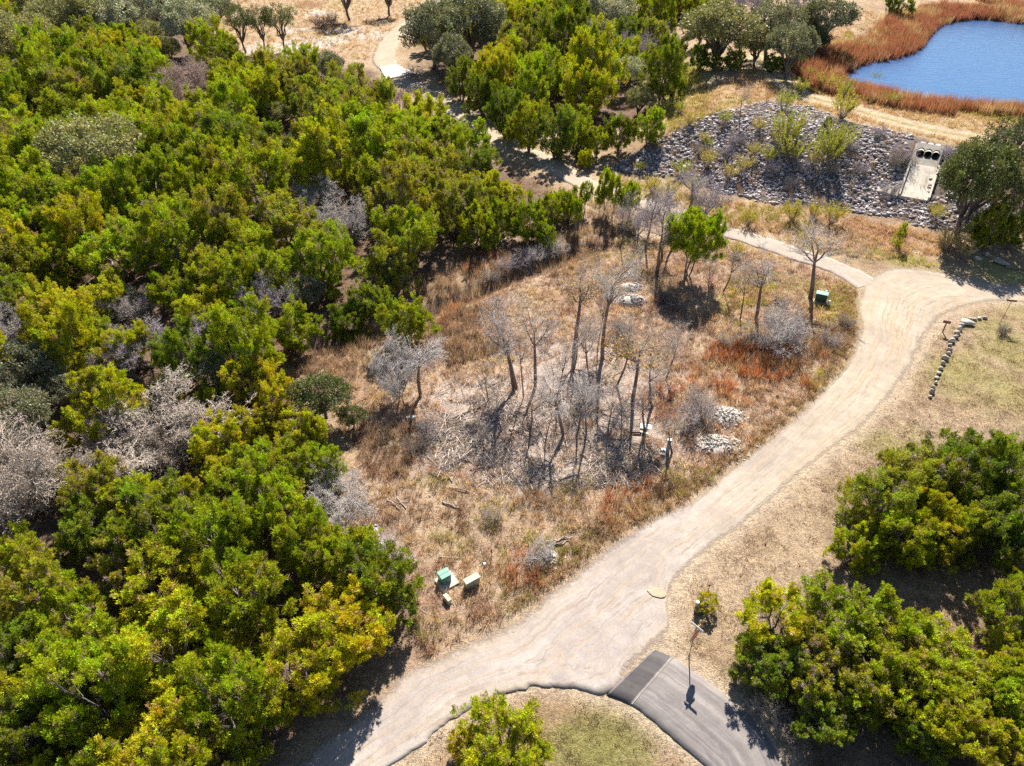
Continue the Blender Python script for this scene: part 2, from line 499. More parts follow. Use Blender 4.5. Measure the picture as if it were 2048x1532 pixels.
col = paint(col, regionh([(1680,430),(1800,450),(1860,470),(1800,480),(1700,465)]), (.34, .17, .15), 1.5, .7, 2)
col = paint(col, regionh([(1740,500),(1860,520),(1900,545),(1800,530)]), (.34, .32, .12), 1.2, .7, 2)
col = paint(col, regionh([(1960,520),(2100,540),(2100,575),(1960,555)]), (.36, .35, .12), 1.2, .7, 2)
col = blot(col, [(1660,620,2.5),(1690,600,2),(1620,575,2.5),(1560,560,2.5),(1460,600,2),(1500,560,2.5)], 2, (.33, .31, .10), .6)
for p in (pond_poly, pond2_poly):
    k = smooth(-9, -4, sdist(GP, p) + warp)[:, None] * .7
    col = col * (1 - k) + np.array((.26, .14, .075)) * k
col = paint(col, riprap_poly, (.17, .14, .14), 1.2, .85, 1.0)
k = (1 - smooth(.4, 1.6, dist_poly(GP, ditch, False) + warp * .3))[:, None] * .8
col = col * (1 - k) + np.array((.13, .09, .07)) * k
dtr = dist_poly(GP, track_flat, False)
k = ((1 - smooth(1.6, 3.6, dtr + warp)) * .6)[:, None]
col = col * (1 - k) + np.array((.55, .43, .30)) * k

def soil_mat():
    m, nt, b, _ = new_mat('dry_ground')
    geo = N(nt, 'ShaderNodeNewGeometry'); pos = geo.outputs['Position']
    va = N(nt, 'ShaderNodeAttribute', attribute_name='Col').outputs['Color']
    n1 = noise_out(nt, pos, 1.1, 6, .7, .4)
    n2 = noise_out(nt, pos, 5.0, 5, .75, .3)
    n3 = noise_out(nt, pos, 16.0, 3, .7)
    c = mixc(nt, 'MULTIPLY', va, ramp(nt, n1, [(.28, (.62, .58, .58)), (.5, g3(1.0)), (.74, (1.3, 1.25, 1.15))]), 1.0)
    c = mixc(nt, 'MULTIPLY', c, ramp(nt, n2, [(.3, (.50, .47, .48)), (.52, g3(1.0)), (.72, (1.38, 1.33, 1.25))]), 1.0)
    c = mixc(nt, 'MULTIPLY', c, ramp(nt, n3, [(.32, (.55, .52, .50)), (.6, g3(1.12))]), .8)
    pale = ramp(nt, noise_out(nt, pos, 2.7, 6, .8, .6), [(.58, g3(0)), (.68, g3(1))])
    c = mixc(nt, 'MIX', c, (.58, .50, .42, 1), mixc(nt, 'MULTIPLY', pale, (.35, .35, .35, 1), 1.0))
    nt.links.new(c, b.inputs['Base Color'])
    b.inputs['Roughness'].default_value = .95; b.inputs['Specular IOR Level'].default_value = .1
    h = N(nt, 'ShaderNodeMath', operation='ADD')
    nt.links.new(n2, h.inputs[0]); nt.links.new(n3, h.inputs[1])
    bump(nt, b, h.outputs[0], .9, .14)
    return m
M['soil'] = soil_mat()
nx, ny = len(xs), len(ys)
ii = (np.arange(ny - 1)[:, None] * nx + np.arange(nx - 1)[None, :]).ravel()
quads = np.column_stack([ii, ii + 1, ii + nx + 1, ii + nx])
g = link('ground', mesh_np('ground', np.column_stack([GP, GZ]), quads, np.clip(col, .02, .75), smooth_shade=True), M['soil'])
tag(g, kind='structure')

# ------------------------------------------------------------------ roads
def strip(Lp, Rp, across, thick, rag, name, mat, seed=0, bulge=.03, lip_l=1.0, lip_r=1.0):
    n = len(Lp)
    s = np.concatenate([[0], np.cumsum(np.linalg.norm(np.diff((Lp + Rp) / 2, axis=0), axis=1))])
    d = unit(Rp - Lp)
    wl = ((fbm(s, s * 0 + seed, 2.6, seed, 4) - .5) * 2 + (fbm(s, s * 0, .6, seed + 3, 2) - .5)) * rag
    wr = ((fbm(s, s * 0 + seed + 9, 2.1, seed + 5, 4) - .5) * 2 + (fbm(s, s * 0, .5, seed + 7, 2) - .5)) * rag
    A = Lp + d * (wl - np.where(np.asarray(lip_l) > .5, 0, .35))[:, None]; B = Rp + d * (wr + np.where(np.asarray(lip_r) > .5, 0, .35))[:, None]
    V, UV = [], []
    for j in range(across + 1):
        t = j / across
        P = A * (1 - t) + B * t
        z = hz(P[:, 0], P[:, 1]) + np.asarray(thick) * (np.asarray(lip_l) * (1 - t) + np.asarray(lip_r) * t) + bulge * 4 * t * (1 - t)
        wd = np.linalg.norm(B - A, axis=1)
        V.append(np.column_stack([P, z])); UV.append(np.column_stack([s, t * wd, np.minimum(t * wd + np.where(np.asarray(lip_l) > .5, 1.2, 0), (1 - t) * wd + np.where(np.asarray(lip_r) > .5, 1.2, 0))]))
    for Q, t in ((A, 0), (B, across)):
        V.append(np.column_stack([Q, hz(Q[:, 0], Q[:, 1]) - .06])); UV.append(UV[t])
    V = np.vstack(V); UV = np.vstack(UV)
    F = []
    i = np.arange(n - 1)
    for j in range(across):
        F.append(np.column_stack([j * n + i, (j + 1) * n + i, (j + 1) * n + i + 1, j * n + i + 1]))
    a = (across + 1) * n; b = a + n
    F.append(np.column_stack([a + i, i, i + 1, a + i + 1]))
    F.append(np.column_stack([across * n + i, b + i, b + i + 1, across * n + i + 1]))
    return tag(link(name, mesh_np(name, V, np.vstack(F), uv=UV), mat), kind='structure')

def road_mat(name, base, pale, dark, dust, streak_amt, grain, edge=.8, fade=False):
    m, nt, b, out = new_mat(name)
    fl = N(nt, 'ShaderNodeAttribute', attribute_name='flow').outputs['Vector']
    pos = N(nt, 'ShaderNodeNewGeometry').outputs['Position']
    mp = N(nt, 'ShaderNodeMapping'); mp.inputs['Scale'].default_value = (.05, 1.0, 1.0)
    nt.links.new(fl, mp.inputs['Vector'])
    st = noise_out(nt, mp.outputs[0], 1.15, 5, .6, .9)
    st2 = noise_out(nt, mp.outputs[0], 2.6, 4, .6, 1.2)
    big = noise_out(nt, pos, .22, 5, .6, .6)
    fine = noise_out(nt, pos, grain, 4, .75)
    c = mixc(nt, 'MIX', base, pale, ramp(nt, big, [(.36, g3(0)), (.62, g3(1))]))
    c = mixc(nt, 'MIX', c, dust, mixc(nt, 'MULTIPLY', ramp(nt, st, [(.42, g3(0)), (.62, g3(1))]), g3(streak_amt) + (1,), 1.0))
    c = mixc(nt, 'MIX', c, dark, mixc(nt, 'MULTIPLY', ramp(nt, st2, [(.52, g3(0)), (.72, g3(1))]), g3(streak_amt * .8) + (1,), 1.0))
    sx = N(nt, 'ShaderNodeSeparateXYZ'); nt.links.new(fl, sx.inputs[0])
    ew = N(nt, 'ShaderNodeMath', operation='MULTIPLY_ADD'); ew.inputs[1].default_value = 1.8; nt.links.new(noise_out(nt, pos, .9, 4, .7, .4), ew.inputs[0]); nt.links.new(sx.outputs[2], ew.inputs[2])
    c = mixc(nt, 'MIX', c, dark, mixc(nt, 'MULTIPLY', ramp(nt, ew.outputs[0], [(.0, g3(.85)), (1.0, g3(.7)), (1.0, g3(0))] if False else [(.55, g3(edge)), (1.0, g3(0))]), g3(1.0) + (1,), 1.0))
    c = mixc(nt, 'MULTIPLY', c, ramp(nt, noise_out(nt, pos, 1.3, 6, .7, .5), [(.3, g3(.84)), (.65, g3(1.06))]), 1.0)
    c = mixc(nt, 'MULTIPLY', c, ramp(nt, fine, [(.3, g3(.78)), (.62, g3(1.08))]), 1.0)
    if fade:
        sm = N(nt, 'ShaderNodeMath', operation='MULTIPLY'); sm.inputs[1].default_value = .01; nt.links.new(sx.outputs[0], sm.inputs[0])
        c = mixc(nt, 'MULTIPLY', c, ramp(nt, sm.outputs[0], [(.18, (.96, .985, 1.08)), (.42, (1.02, 1.0, .95))]), 1.0)
    nt.links.new(c, b.inputs['Base Color'])
    b.inputs['Roughness'].default_value = .9; b.inputs['Specular IOR Level'].default_value = .2
    bump(nt, b, fine, .35, .03)
    if fade:     # loose gravel thins out over the soil along the edge
        tr = N(nt, 'ShaderNodeBsdfTransparent'); mx = N(nt, 'ShaderNodeMixShader')
        ef = N(nt, 'ShaderNodeMath', operation='MULTIPLY_ADD'); ef.inputs[1].default_value = 2.2; nt.links.new(noise_out(nt, pos, 4.5, 8, .85, .5), ef.inputs[0]); nt.links.new(sx.outputs[2], ef.inputs[2])
        hf = N(nt, 'ShaderNodeMath', operation='MULTIPLY'); hf.inputs[1].default_value = .4; nt.links.new(ef.outputs[0], hf.inputs[0])
        nt.links.new(ramp(nt, hf.outputs[0], [(.60, g3(0)), (.80, g3(1))]), mx.inputs[0])
        nt.links.new(tr.outputs[0], mx.inputs[1]); nt.links.new(b.outputs[0], mx.inputs[2]); nt.links.new(mx.outputs[0], out.inputs[0])
    return m
M['gravel'] = road_mat('caliche_gravel', (.335, .285, .25), (.46, .405, .345), (.26, .19, .13), (.41, .33, .25), 1.0, 14, .75, True)
M['chip'] = road_mat('chip_seal', (.175, .158, .158), (.235, .213, .21), (.12, .108, .11), (.33, .295, .28), .85, 18, .5)
M['track'] = road_mat('dirt_track', (.37, .30, .23), (.44, .37, .295), (.29, .215, .15), (.42, .34, .255), .9, 9, .7, True)

nr = len(road_l)
lip = np.interp(np.arange(nr), [0, 122, 134, 150, nr], [.9, .9, .55, .30, .30])
strip(road_l, road_r, 14, .045, .30, 'gravel_road', M['gravel'], 3, .03, .30, lip)
strip(asph_l, asph_r, 8, .05, .14, 'asphalt_road', M['chip'], 11)
sw = np.linspace(0, 1, len(track_c))
halfw = np.interp(sw, [0, .25, .45, .7, 1], [1.5, 1.35, 1.7, 2.2, 2.3])
tg = np.gradient(track_c, axis=0); nrm = unit(np.column_stack([-tg[:, 1], tg[:, 0]]))
strip(track_c + nrm * halfw[:, None], track_c - nrm * halfw[:, None], 6, .022, .35, 'dirt_track', M['track'], 19, .01)

def blob_sheet(name, center, rx, ry, rz, lift, mat, seed, n=40, irr=.3):
    a = np.linspace(0, 2 * np.pi, n, endpoint=False)
    rr = 1 + irr * (fbm(np.cos(a) * 3, np.sin(a) * 3, 1.6, seed, 3) - .5) * 2
    X, Y = np.cos(a) * rx * rr, np.sin(a) * ry * rr
    x = center[0] + X * math.cos(rz) - Y * math.sin(rz); y = center[1] + X * math.sin(rz) + Y * math.cos(rz)
    V = np.column_stack([x, y, hz(x, y) + lift])
    V = np.vstack([V, [[center[0], center[1], float(hz(center[0], center[1])) + lift]]])
    F = np.array([[i, (i + 1) % n, n] for i in range(n)])
    return link(name, mesh_np(name, V, F), mat)

# fresh dark patch across the start of the asphalt, its pale joint, the broken pale apron and the puddle
M['patch'] = road_mat('fresh_asphalt', (.085, .078, .082), (.11, .10, .102), (.065, .06, .062), (.15, .135, .13), .5, 20, .1)
k0, k1 = 1, 13
strip(asph_l[k0:k1], asph_r[k0:k1], 6, .056, .02, 'asphalt_patch', M['patch'], 5)
j0, j1 = asph_l[13], asph_r[13]
dj = unit(asph_l[14] - asph_l[13]) * .05
M['joint'] = plain('pale_joint', (.30, .265, .24), .9, .2, 8)
jl = np.array([j0 * (1 - t) + j1 * t for t in np.linspace(0.0, .98, 20)])
tj = np.linspace(0, .98, 20)
strip(jl - dj * .6, jl + dj * .6, 1, .060 + .03 * 4 * tj * (1 - tj), .012, 'road_joint', M['joint'], 2, 0)
def water_mat(name, base, rough, bump_s, scale, spec=.5):
    m, nt, b, _ = new_mat(name)
    b.inputs['Base Color'].default_value = (*base, 1); b.inputs['Roughness'].default_value = rough
    b.inputs['Specular IOR Level'].default_value = spec; b.inputs['IOR'].default_value = 1.33
    pos = N(nt, 'ShaderNodeNewGeometry').outputs['Position']
    mp = N(nt, 'ShaderNodeMapping'); mp.inputs['Scale'].default_value = (.35, 1.0, 1.0)
    nt.links.new(pos, mp.inputs['Vector'])
    bump(nt, b, noise_out(nt, mp.outputs[0], scale, 4, .6, .5), bump_s, .12)
    return m
M['mud_water'] = water_mat('muddy_water', (.30, .225, .14), .25, .05, 3.0)
M['wet_clay'] = plain('wet_clay', (.37, .285, .205), .75, .3, 2.5)
pu = ground_at(1313, 1185)
tag(blob_sheet('puddle', pu, .58, .33, -.25, .090, M['mud_water'], 6, irr=.3), kind='structure')

# ------------------------------------------------------------------ pond
M['water'] = water_mat('pond_water', (.045, .13, .30), .10, .7, 1.3, .8)
for nm, poly in (('pond', pond_poly), ('pond_arm', pond2_poly)):
    me = bpy.data.meshes.new(nm)
    me.from_pydata([(p[0], p[1], POND_Z) for p in poly], [], [list(range(len(poly)))])
    tag(link(nm, me, M['water']), kind='structure')

# ------------------------------------------------------------------ plant builders
def kites(P, D, L, W, rg):
    """flat leaf sprays: P base points, D directions, L lengths, W widths -> verts, tris"""
    n = len(P)
    r = unit(rg.normal(size=(n, 3)))
    S = unit(np.cross(D, r))
    a = P; b = P + D * (L * .55)[:, None] + S * (W * .5)[:, None]
    c = P + D * L[:, None]; d = P + D * (L * .5)[:, None] - S * (W * .5)[:, None]
    V = np.stack([a, b, c, d], 1).reshape(-1, 3)
    i = np.arange(n)[:, None] * 4
    F = np.vstack([i + np.array([[0, 1, 2]]), i + np.array([[0, 2, 3]])])
    return V, F

def needles(P, D, L, W, rg):
    n = len(P)
    S = unit(np.cross(D, unit(rg.normal(size=(n, 3))))) * (W * .5)[:, None]
    V = np.stack([P - S, P + S, P + D * L[:, None]], 1).reshape(-1, 3)
    return V, np.arange(3 * n).reshape(-1, 3)

def tubes(P0, P1, R0, R1, k=4):
    P0, P1 = np.asarray(P0, float), np.asarray(P1, float)
    R0, R1 = np.asarray(R0, float), np.asarray(R1, float)
    n = len(P0)
    D = unit(P1 - P0)
    ref = np.where(np.abs(D[:, 2:3]) > .9, np.array([[1., 0, 0]]), np.array([[0, 0, 1.]]))
    S = unit(np.cross(D, ref)); T = np.cross(D, S)
    V = np.zeros((n, 2 * k, 3))
    for j in range(k):
        a = 2 * math.pi * j / k
        o = S * math.cos(a) + T * math.sin(a)
        V[:, j] = P0 + o * R0[:, None]; V[:, k + j] = P1 + o * R1[:, None]
    i = np.arange(n)[:, None] * 2 * k
    F = []
    for j in range(k):
        m = (j + 1) % k
        F += [i + np.array([[j, m, k + m]]), i + np.array([[j, k + m, k + j]])]
    F.append(i + np.array([[k, k + 1, k + 2]]))
    if k == 4: F.append(i + np.array([[k, k + 2, k + 3]]))
    return V.reshape(-1, 3), np.vstack(F)

def path_tubes(paths, k=5):
    a, b, r, q = [], [], [], []
    for pts, rad in paths:
        for i in range(len(pts) - 1):
            a.append(pts[i]); b.append(pts[i + 1]); r.append(rad[i]); q.append(rad[i + 1])
    return tubes(a, b, r, q, k)

def merge(parts):
    V, F, o = [], [], 0
    for v, f in parts:
        V.append(v); F.append(f + o); o += len(v)
    return np.vstack(V), np.vstack(F)

def crown_points(rg, lobes, n, zmin, inner=.82):
    """points and normals spread over the outside of a cluster of ellipsoid lobes"""
    out, nor = [], []
    w = np.array([l[3] * l[3] + l[3] * l[4] for l in lobes]); w = w / w.sum()
    while sum(len(o) for o in out) < n:
        k = rg.choice(len(lobes), 400, p=w)
        L = np.array(lobes)[k]
        d = unit(rg.normal(size=(400, 3)))
        R = np.column_stack([L[:, 3], L[:, 3], L[:, 4]])
        P = L[:, :3] + d * R * (.86 + .2 * rg.random((400, 1)))
        ok = P[:, 2] > zmin
        for l in lobes:
            q = (P - np.array(l[:3])) / np.array([l[3], l[3], l[4]])
            ok &= np.linalg.norm(q, axis=1) > inner
        out.append(P[ok]); nor.append(unit(d[ok] / R[ok]))
    return np.vstack(out)[:n], np.vstack(nor)[:n]

def limb(rg, p0, p1, r0, r1, n=4, wob=.12):
    p0, p1 = np.asarray(p0, float), np.asarray(p1, float)
    t = np.linspace(0, 1, n + 1)[:, None]
    P = p0 * (1 - t) + p1 * t
    L = np.linalg.norm(p1 - p0)
    P[1:-1] += rg.normal(size=(n - 1, 3)) * wob * L * .5
    return P, np.linspace(r0, r1, n + 1)

def make_juniper(seed, shape='round', dead=.05, ntuft=1080, spray=60):
    """unit tree: crown about 1 m radius wide and 2 m tall (scaled when planted); shape round / upright / open / flat"""
    rg = np.random.default_rng(seed)
    if shape == 'upright': z0, core = .10, (0, 0, 1.0, .55, .95)
    elif shape == 'ball': z0, core = .62, (0, 0, 1.30, .80, .62)
    elif shape == 'open': z0, core = .75, (0, 0, 1.38, .78, .58)
    else: z0, core = .18, (0, 0, .85, .58, .68)
    lobes = [core]
    for i in range({'upright': 6, 'ball': 18}.get(shape, 15)):
        a = i * 2.4 + rg.random(); u = rg.random()
        rr = (.30 + .50 * rg.random() ** .8) * (.5 if shape == 'upright' else .85 if shape == 'open' else 1)
        z = z0 + .35 + (1.28 - z0) * u if shape not in ('open', 'ball') else 1.05 + .6 * u
        z -= max(0, rr - .45) * .8 if shape == 'round' else 0
        s = (.20 + .15 * rg.random()) * (1.15 - .3 * u) * (1.5 if shape == 'upright' else 1.25 if shape == 'open' else 1)
        lobes.append((rr * math.cos(a), rr * math.sin(a), z, s, s * (1.1 + .6 * rg.random())))
    nc = ntuft // 7
    Pc, Nc = crown_points(rg, lobes, nc, z0)
    up = np.array([0, 0, 1.0])
    Pc = Pc - Nc * (rg.random((nc, 1)) ** 2) * .22
    axc = unit(Nc * .6 + up * .85 + rg.normal(size=Pc.shape) * .18)
    csz = .20 * (.55 + .9 * rg.random(nc))
    ci = np.repeat(np.arange(nc), 7)
    tt = rg.random(len(ci))
    ra = rg.normal(size=(len(ci), 3)); ra -= axc[ci] * (ra * axc[ci]).sum(1, keepdims=True); ra = unit(ra)
    P = Pc[ci] + axc[ci] * ((tt - .3) * csz[ci])[:, None] + ra * (csz[ci] * .55 * (1.1 - .75 * tt) * rg.random(len(ci)) ** .5)[:, None]
    ax = unit(axc[ci] * .8 + ra * .35 + up * .35 + rg.normal(size=P.shape) * .15)
    size = .108 * (.6 + .8 * rg.random(len(P)))
    n = len(P) * spray
    idx = np.repeat(np.arange(len(P)), spray)
    t = rg.random(n) ** .8
    A = ax[idx]; S = size[idx]
    rad = rg.normal(size=(n, 3)); rad -= A * (rad * A).sum(1, keepdims=True); rad = unit(rad)
    rr = np.sqrt(rg.random(n)) * S * .62 * (1.05 - .85 * t)
    B = P[idx] + A * ((t - .35) * S * 1.5)[:, None] + rad * rr[:, None]
    D = unit(A * .8 + rad * .65 + rg.normal(size=(n, 3)) * .28)
    L = S * (.22 + .26 * rg.random(n)); W = L * (.34 + .2 * rg.random(n))
    V, F = needles(B, D, L, W, rg)
    tone = (.78 + .44 * rg.random(nc))[ci][:, None] * (.85 + .3 * rg.random(len(P)))[:, None] * (1 + rg.normal(size=(nc, 3))[ci] * np.array([.07, .05, .10])) * (1 + rg.normal(size=(len(P), 3)) * np.array([.05, .03, .07]))
    brown = rg.random(len(P)) < dead
    tone[brown] = np.array([1.0, .72, 8.0]) * (.7 + .5 * rg.random((brown.sum(), 1)))
    col = np.repeat(np.clip(tone, .3, 12)[idx] * (.85 + .3 * rg.random((n, 1))), 3, axis=0)
    crown = mesh_np('juniper_crown', V, F, col)
    paths = []
    ns = 4 if shape == 'round' else (1 if shape == 'upright' else 3)
    for s in range(ns):
        a = s * 2 * math.pi / ns + rg.random(); k = .04
        top = np.array([math.cos(a) * .25, math.sin(a) * .25, 1.0 + .4 * rg.random()])
        paths.append(limb(rg, (math.cos(a) * k, math.sin(a) * k, -.05), top, .042, .014, 5, .10))
    main = np.vstack([p[0][1:] for p in paths])
    for i in rg.choice(len(P), min(110, len(P)), replace=False):
        j = np.argmin(((main - P[i] * np.array([.7, .7, .75])) ** 2).sum(1))
        paths.append(limb(rg, main[j], P[i] + ax[i] * .02, .0065, .0025, 3, .10))
    V, F = path_tubes(paths, 4)
    cc = np.tile((.85 + .3 * rg.random((len(V) // 8 + 1, 1))).repeat(8, 0)[:len(V)], (1, 3))
    trunk = mesh_np('juniper_trunk', V, F, cc)
    return {'trunk': trunk, 'crown': crown}

def make_oak(seed, npuff=190, leaf=64, spread=1.0, trunk_show=.55, sparse=1.0):
    rg = np.random.default_rng(seed)
    z0 = trunk_show
    lobes = [(0, 0, z0 + .62, .55, .42)]
    for i in range(11):
        a = i * 2.4 + rg.random(); rr = .42 + .34 * rg.random()
        s = .26 + .16 * rg.random()
        lobes.append((rr * math.cos(a) * spread, rr * math.sin(a) * spread, z0 + .35 + .55 * rg.random() * (1.1 - rr), s, s * .78))
    P, Nn = crown_points(rg, lobes, npuff, z0 - .05, .80)
    P = P - Nn * (rg.random((len(P), 1)) ** 2) * .14
    size = .15 * (.7 + .7 * rg.random(len(P)))
    n = int(len(P) * leaf * sparse)
    idx = rg.integers(0, len(P), n)
    d = unit(rg.normal(size=(n, 3)) + Nn[idx] * .5)
    B = P[idx] + d * (size[idx] * rg.random(n) ** .45)[:, None] * np.array([1, 1, .7])
    D = unit(d + rg.normal(size=(n, 3)) * .7)
    L = .036 + .034 * rg.random(n); W = L * .62
    V, F = kites(B, D, L, W, rg)
    tone = (.75 + .5 * rg.random(len(P)))[:, None] * (1 + rg.normal(size=(len(P), 3)) * np.array([.05, .03, .05]))
    col = np.repeat(np.clip(tone, .3, 2)[idx] * (.75 + .5 * rg.random((n, 1))), 4, axis=0)
    crown = mesh_np('oak_crown', V, F, col)
    paths = []
    ns = 3
    fork = np.array([rg.normal() * .06, rg.normal() * .06, z0 * .45])
    paths.append(limb(rg, (0, 0, -.06), fork, .075, .055, 3, .08))
    mains = []
    for l in lobes[1:]:
        mid = np.array([l[0] * .45, l[1] * .45, fork[2] + (l[2] - fork[2]) * .55])
        a = limb(rg, fork, mid, .045, .03, 3, .14); b = limb(rg, mid, np.array(l[:3]), .03, .012, 3, .14)
        paths += [a, b]; mains.append(a[0]); mains.append(b[0])
    mains = np.vstack(mains)
    for i in rg.choice(len(P), min(100, len(P)), replace=False):
        j = np.argmin(((mains - P[i] * .85) ** 2).sum(1))
        paths.append(limb(rg, mains[j], P[i], .010, .003, 3, .12))
    V, F = path_tubes(paths, 5)
    return {'trunk': mesh_np('oak_trunk', V, F, np.tile((.8 + .4 * rg.random((len(V), 1))), (1, 3))), 'crown': crown}

def make_bare(seed, kind='tall', twig_tint=1.0):
    """leafless tree, built to 1 m crown radius and its own height; returns trunk and twigs"""
    rg = np.random.default_rng(seed)
    seg = []   # p0 p1 r0 r1 level
    def grow(p, d, L, r, lev, maxlev):
        nseg = 4 if lev < 2 else 3
        sp = {'tall': (.42, .55), 'dome': (.50, .62), 'bush': (.55, .62), 'thin': (.35, .55)}[kind]
        for s in range(nseg):
            d = unit(d + rg.normal(size=3) * (.05 if lev == 0 else .17) + np.array([0, 0, .05 if lev < 3 else .02]))
            q = p + d * L / nseg
            r2 = r * (1 - .75 / nseg * (s + 1) / nseg * 1.6) if s < nseg - 1 else r * .55
            r2 = max(r2, .0016)
            seg.append((p, q, r, r2, lev))
            p, r = q, r2
            if lev < maxlev and (lev > 0 or s >= (nseg - 2 if kind in ('tall', 'thin') else 1)):
                kids = (2 if lev < 3 else 3) if kind != 'thin' else (2 if lev < 2 else 3)
                if lev == 0: kids = 3
                for _ in range(kids):
                    side = unit(rg.normal(size=3)); side = unit(side - d * (side @ d))
                    ang = sp[0] + (sp[1]) * rg.random()
                    nd = unit(d * math.cos(ang) + side * math.sin(ang))
                    grow(p, nd, L * (.50 + .28 * rg.random()) * (.75 if lev else .62), r * .62, lev + 1, maxlev)
    if kind == 'tall':
        grow(np.array([0, 0, -.1]), np.array([rg.normal() * .07, rg.normal() * .07, 1.0]), 2.6, .078, 0, 4)
    elif kind == 'thin':
        grow(np.array([0, 0, -.1]), np.array([rg.normal() * .12, rg.normal() * .12, 1.0]), 2.6, .054, 0, 4)
    elif kind == 'dome':
        for s in range(4):
            a = s * 1.57 + rg.random()
            grow(np.array([0, 0, -.05]), unit(np.array([math.cos(a) * .55, math.sin(a) * .55, .8])), 1.25, .030, 0, 4)
    else:
        for s in range(9):
            a = s * .7 + rg.random()
            grow(np.array([math.cos(a) * .05, math.sin(a) * .05, -.05]), unit(np.array([math.cos(a) * .8, math.sin(a) * .8, .8 + .4 * rg.random()])), .85, .022, 1, 4)
    P0 = np.array([s[0] for s in seg]); P1 = np.array([s[1] for s in seg])
    R0 = np.array([s[2] for s in seg]); R1 = np.array([s[3] for s in seg]); lev = np.array([s[4] for s in seg])
    hi = P1[lev >= (1 if kind != 'bush' else 2)]
    c = np.median(hi[:, :2], 0); rad = np.percentile(np.hypot(*(hi[:, :2] - c).T), 93)
    s = 1.0 / rad
    thick = lev <= 1
    if kind == 'dome': thick = lev <= 0
    if kind in ('dome', 'thin', 'tall'):
        drop = (lev >= 4) & (rg.random(len(lev)) < {'dome': .12, 'thin': .72, 'tall': .15}[kind])
        drop |= (lev == 3) & (rg.random(len(lev)) < {'dome': 0, 'thin': .4, 'tall': 0}[kind])
        P0, P1, R0, R1, lev, thick = P0[~drop], P1[~drop], R0[~drop], R1[~drop], lev[~drop], thick[~drop]
    out = {}
    fine = lev >= 4
    for nm, sel, k in (('trunk', thick, 6), ('twigs', ~thick & ~fine, 3)):
        V, F = tubes(P0[sel] * s, P1[sel] * s, np.maximum(R0[sel], .0030) * s, np.maximum(R1[sel], .0022) * s, k)
        per = 2 * k
        cc = (.75 + .5 * rg.random((sel.sum(), 1))) * (1 + rg.normal(size=(sel.sum(), 3)) * .04)
        cc = np.repeat(cc, per, 0)
        if nm == 'twigs':
            A, B = P0[fine] * s, P1[fine] * s
            sd_ = unit(np.cross(B - A, rg.normal(size=A.shape)))
            wa, wb = np.maximum(R0[fine], .0042)[:, None] * s, np.maximum(R1[fine], .0026)[:, None] * s
            V2 = np.stack([A - sd_ * wa, A + sd_ * wa, B + sd_ * wb, B - sd_ * wb], 1).reshape(-1, 3)
            i4 = np.arange(len(A))[:, None] * 4
            V, F = merge([(V, F), (V2, np.vstack([i4 + np.array([[0, 1, 2]]), i4 + np.array([[0, 2, 3]])]))])
            cc = np.vstack([cc, np.repeat((.75 + .5 * rg.random((len(A), 1))) * np.ones((1, 3)), 4, 0)])
        out[nm] = mesh_np('bare_' + nm, V, F, cc)
    if kind == 'tall' and seed in (303, 304):
        k = rg.choice(np.where((lev >= 3) & (P1[:, 2] < np.percentile(P1[lev >= 3][:, 2], 55)))[0], 150, replace=False)
        B = np.repeat(P1[k] * s, 3, 0) + rg.normal(size=(450, 3)) * .03
        L = .05 + .05 * rg.random(450)
        V, F = kites(B, unit(rg.normal(size=(450, 3))), L, L * .7, rg)
        out['leaves'] = mesh_np('ochre_leaves', V, F, np.repeat(.7 + .6 * rg.random((450, 1)) * np.ones((1, 3)), 4, 0))
    out['height'] = float(P1[:, 2].max() * s)
    out['off'] = c * s
    return out

def make_willow(seed, n=46):
    """many-stemmed shrub with upright yellow-green sprays, 1 m radius"""
    rg = np.random.default_rng(seed)
    paths, B, D, L = [], [], [], []
    for i in range(n):
        a = rg.random() * 6.28; lean = .15 + .75 * rg.random()
        d = unit(np.array([math.cos(a) * lean, math.sin(a) * lean, 1.0]))
        h = 1.1 + .8 * rg.random()
        P, R = limb(rg, (math.cos(a) * .06, math.sin(a) * .06, -.04), d * h, .013, .004, 4, .06)
        paths.append((P, R))
        k = 42
        t = .45 + .55 * rg.random(k)
        j = np.minimum((t * 4).astype(int), 3); f = t * 4 - j
        base = P[j] * (1 - f[:, None]) + P[j + 1] * f[:, None]
        B.append(base + rg.normal(size=(k, 3)) * .035); D.append(unit(d + rg.normal(size=(k, 3)) * .45 + np.array([0, 0, .3])))
        L.append(.07 + .08 * rg.random(k))
    B, D, L = np.vstack(B), np.vstack(D), np.concatenate(L)
    V, F = kites(B, D, L, L * .32, rg)
    tone = np.repeat((.7 + .6 * rg.random((n, 1))) * (1 + rg.normal(size=(n, 3)) * np.array([.06, .05, .1])), 42, 0)
    fol = mesh_np('willow_foliage', V, F, np.repeat(np.clip(tone, .3, 2), 4, 0))
    V, F = path_tubes(paths, 3)
    return {'stems': mesh_np('willow_stems', V, F, np.ones((len(V), 3))), 'foliage': fol}

PJ = [make_juniper(100 + i, 'round', .06 + .05 * (i % 3)) for i in range(9)]
PU = [make_juniper(140 + i, 'upright', .02, 560, 60) for i in range(3)]
PBALL = [make_juniper(190, 'ball', .03, 1500, 60)]
PO_ = [make_juniper(160 + i, 'open', .03, 1000, 60) for i in range(3)]
PK = [make_oak(200 + i) for i in range(5)]
PKS = [make_oak(230 + i, 110, 50, .9, .95) for i in range(3)]
PT = [make_bare(300 + i, 'tall') for i in range(5)]
PTH = [make_bare(340 + i, 'thin') for i in range(4)]
PD = [make_bare(320 + i, 'dome') for i in range(4)]
PB = [make_bare(360 + i, 'bush') for i in range(4)]
PW = [make_willow(380 + i) for i in range(4)]

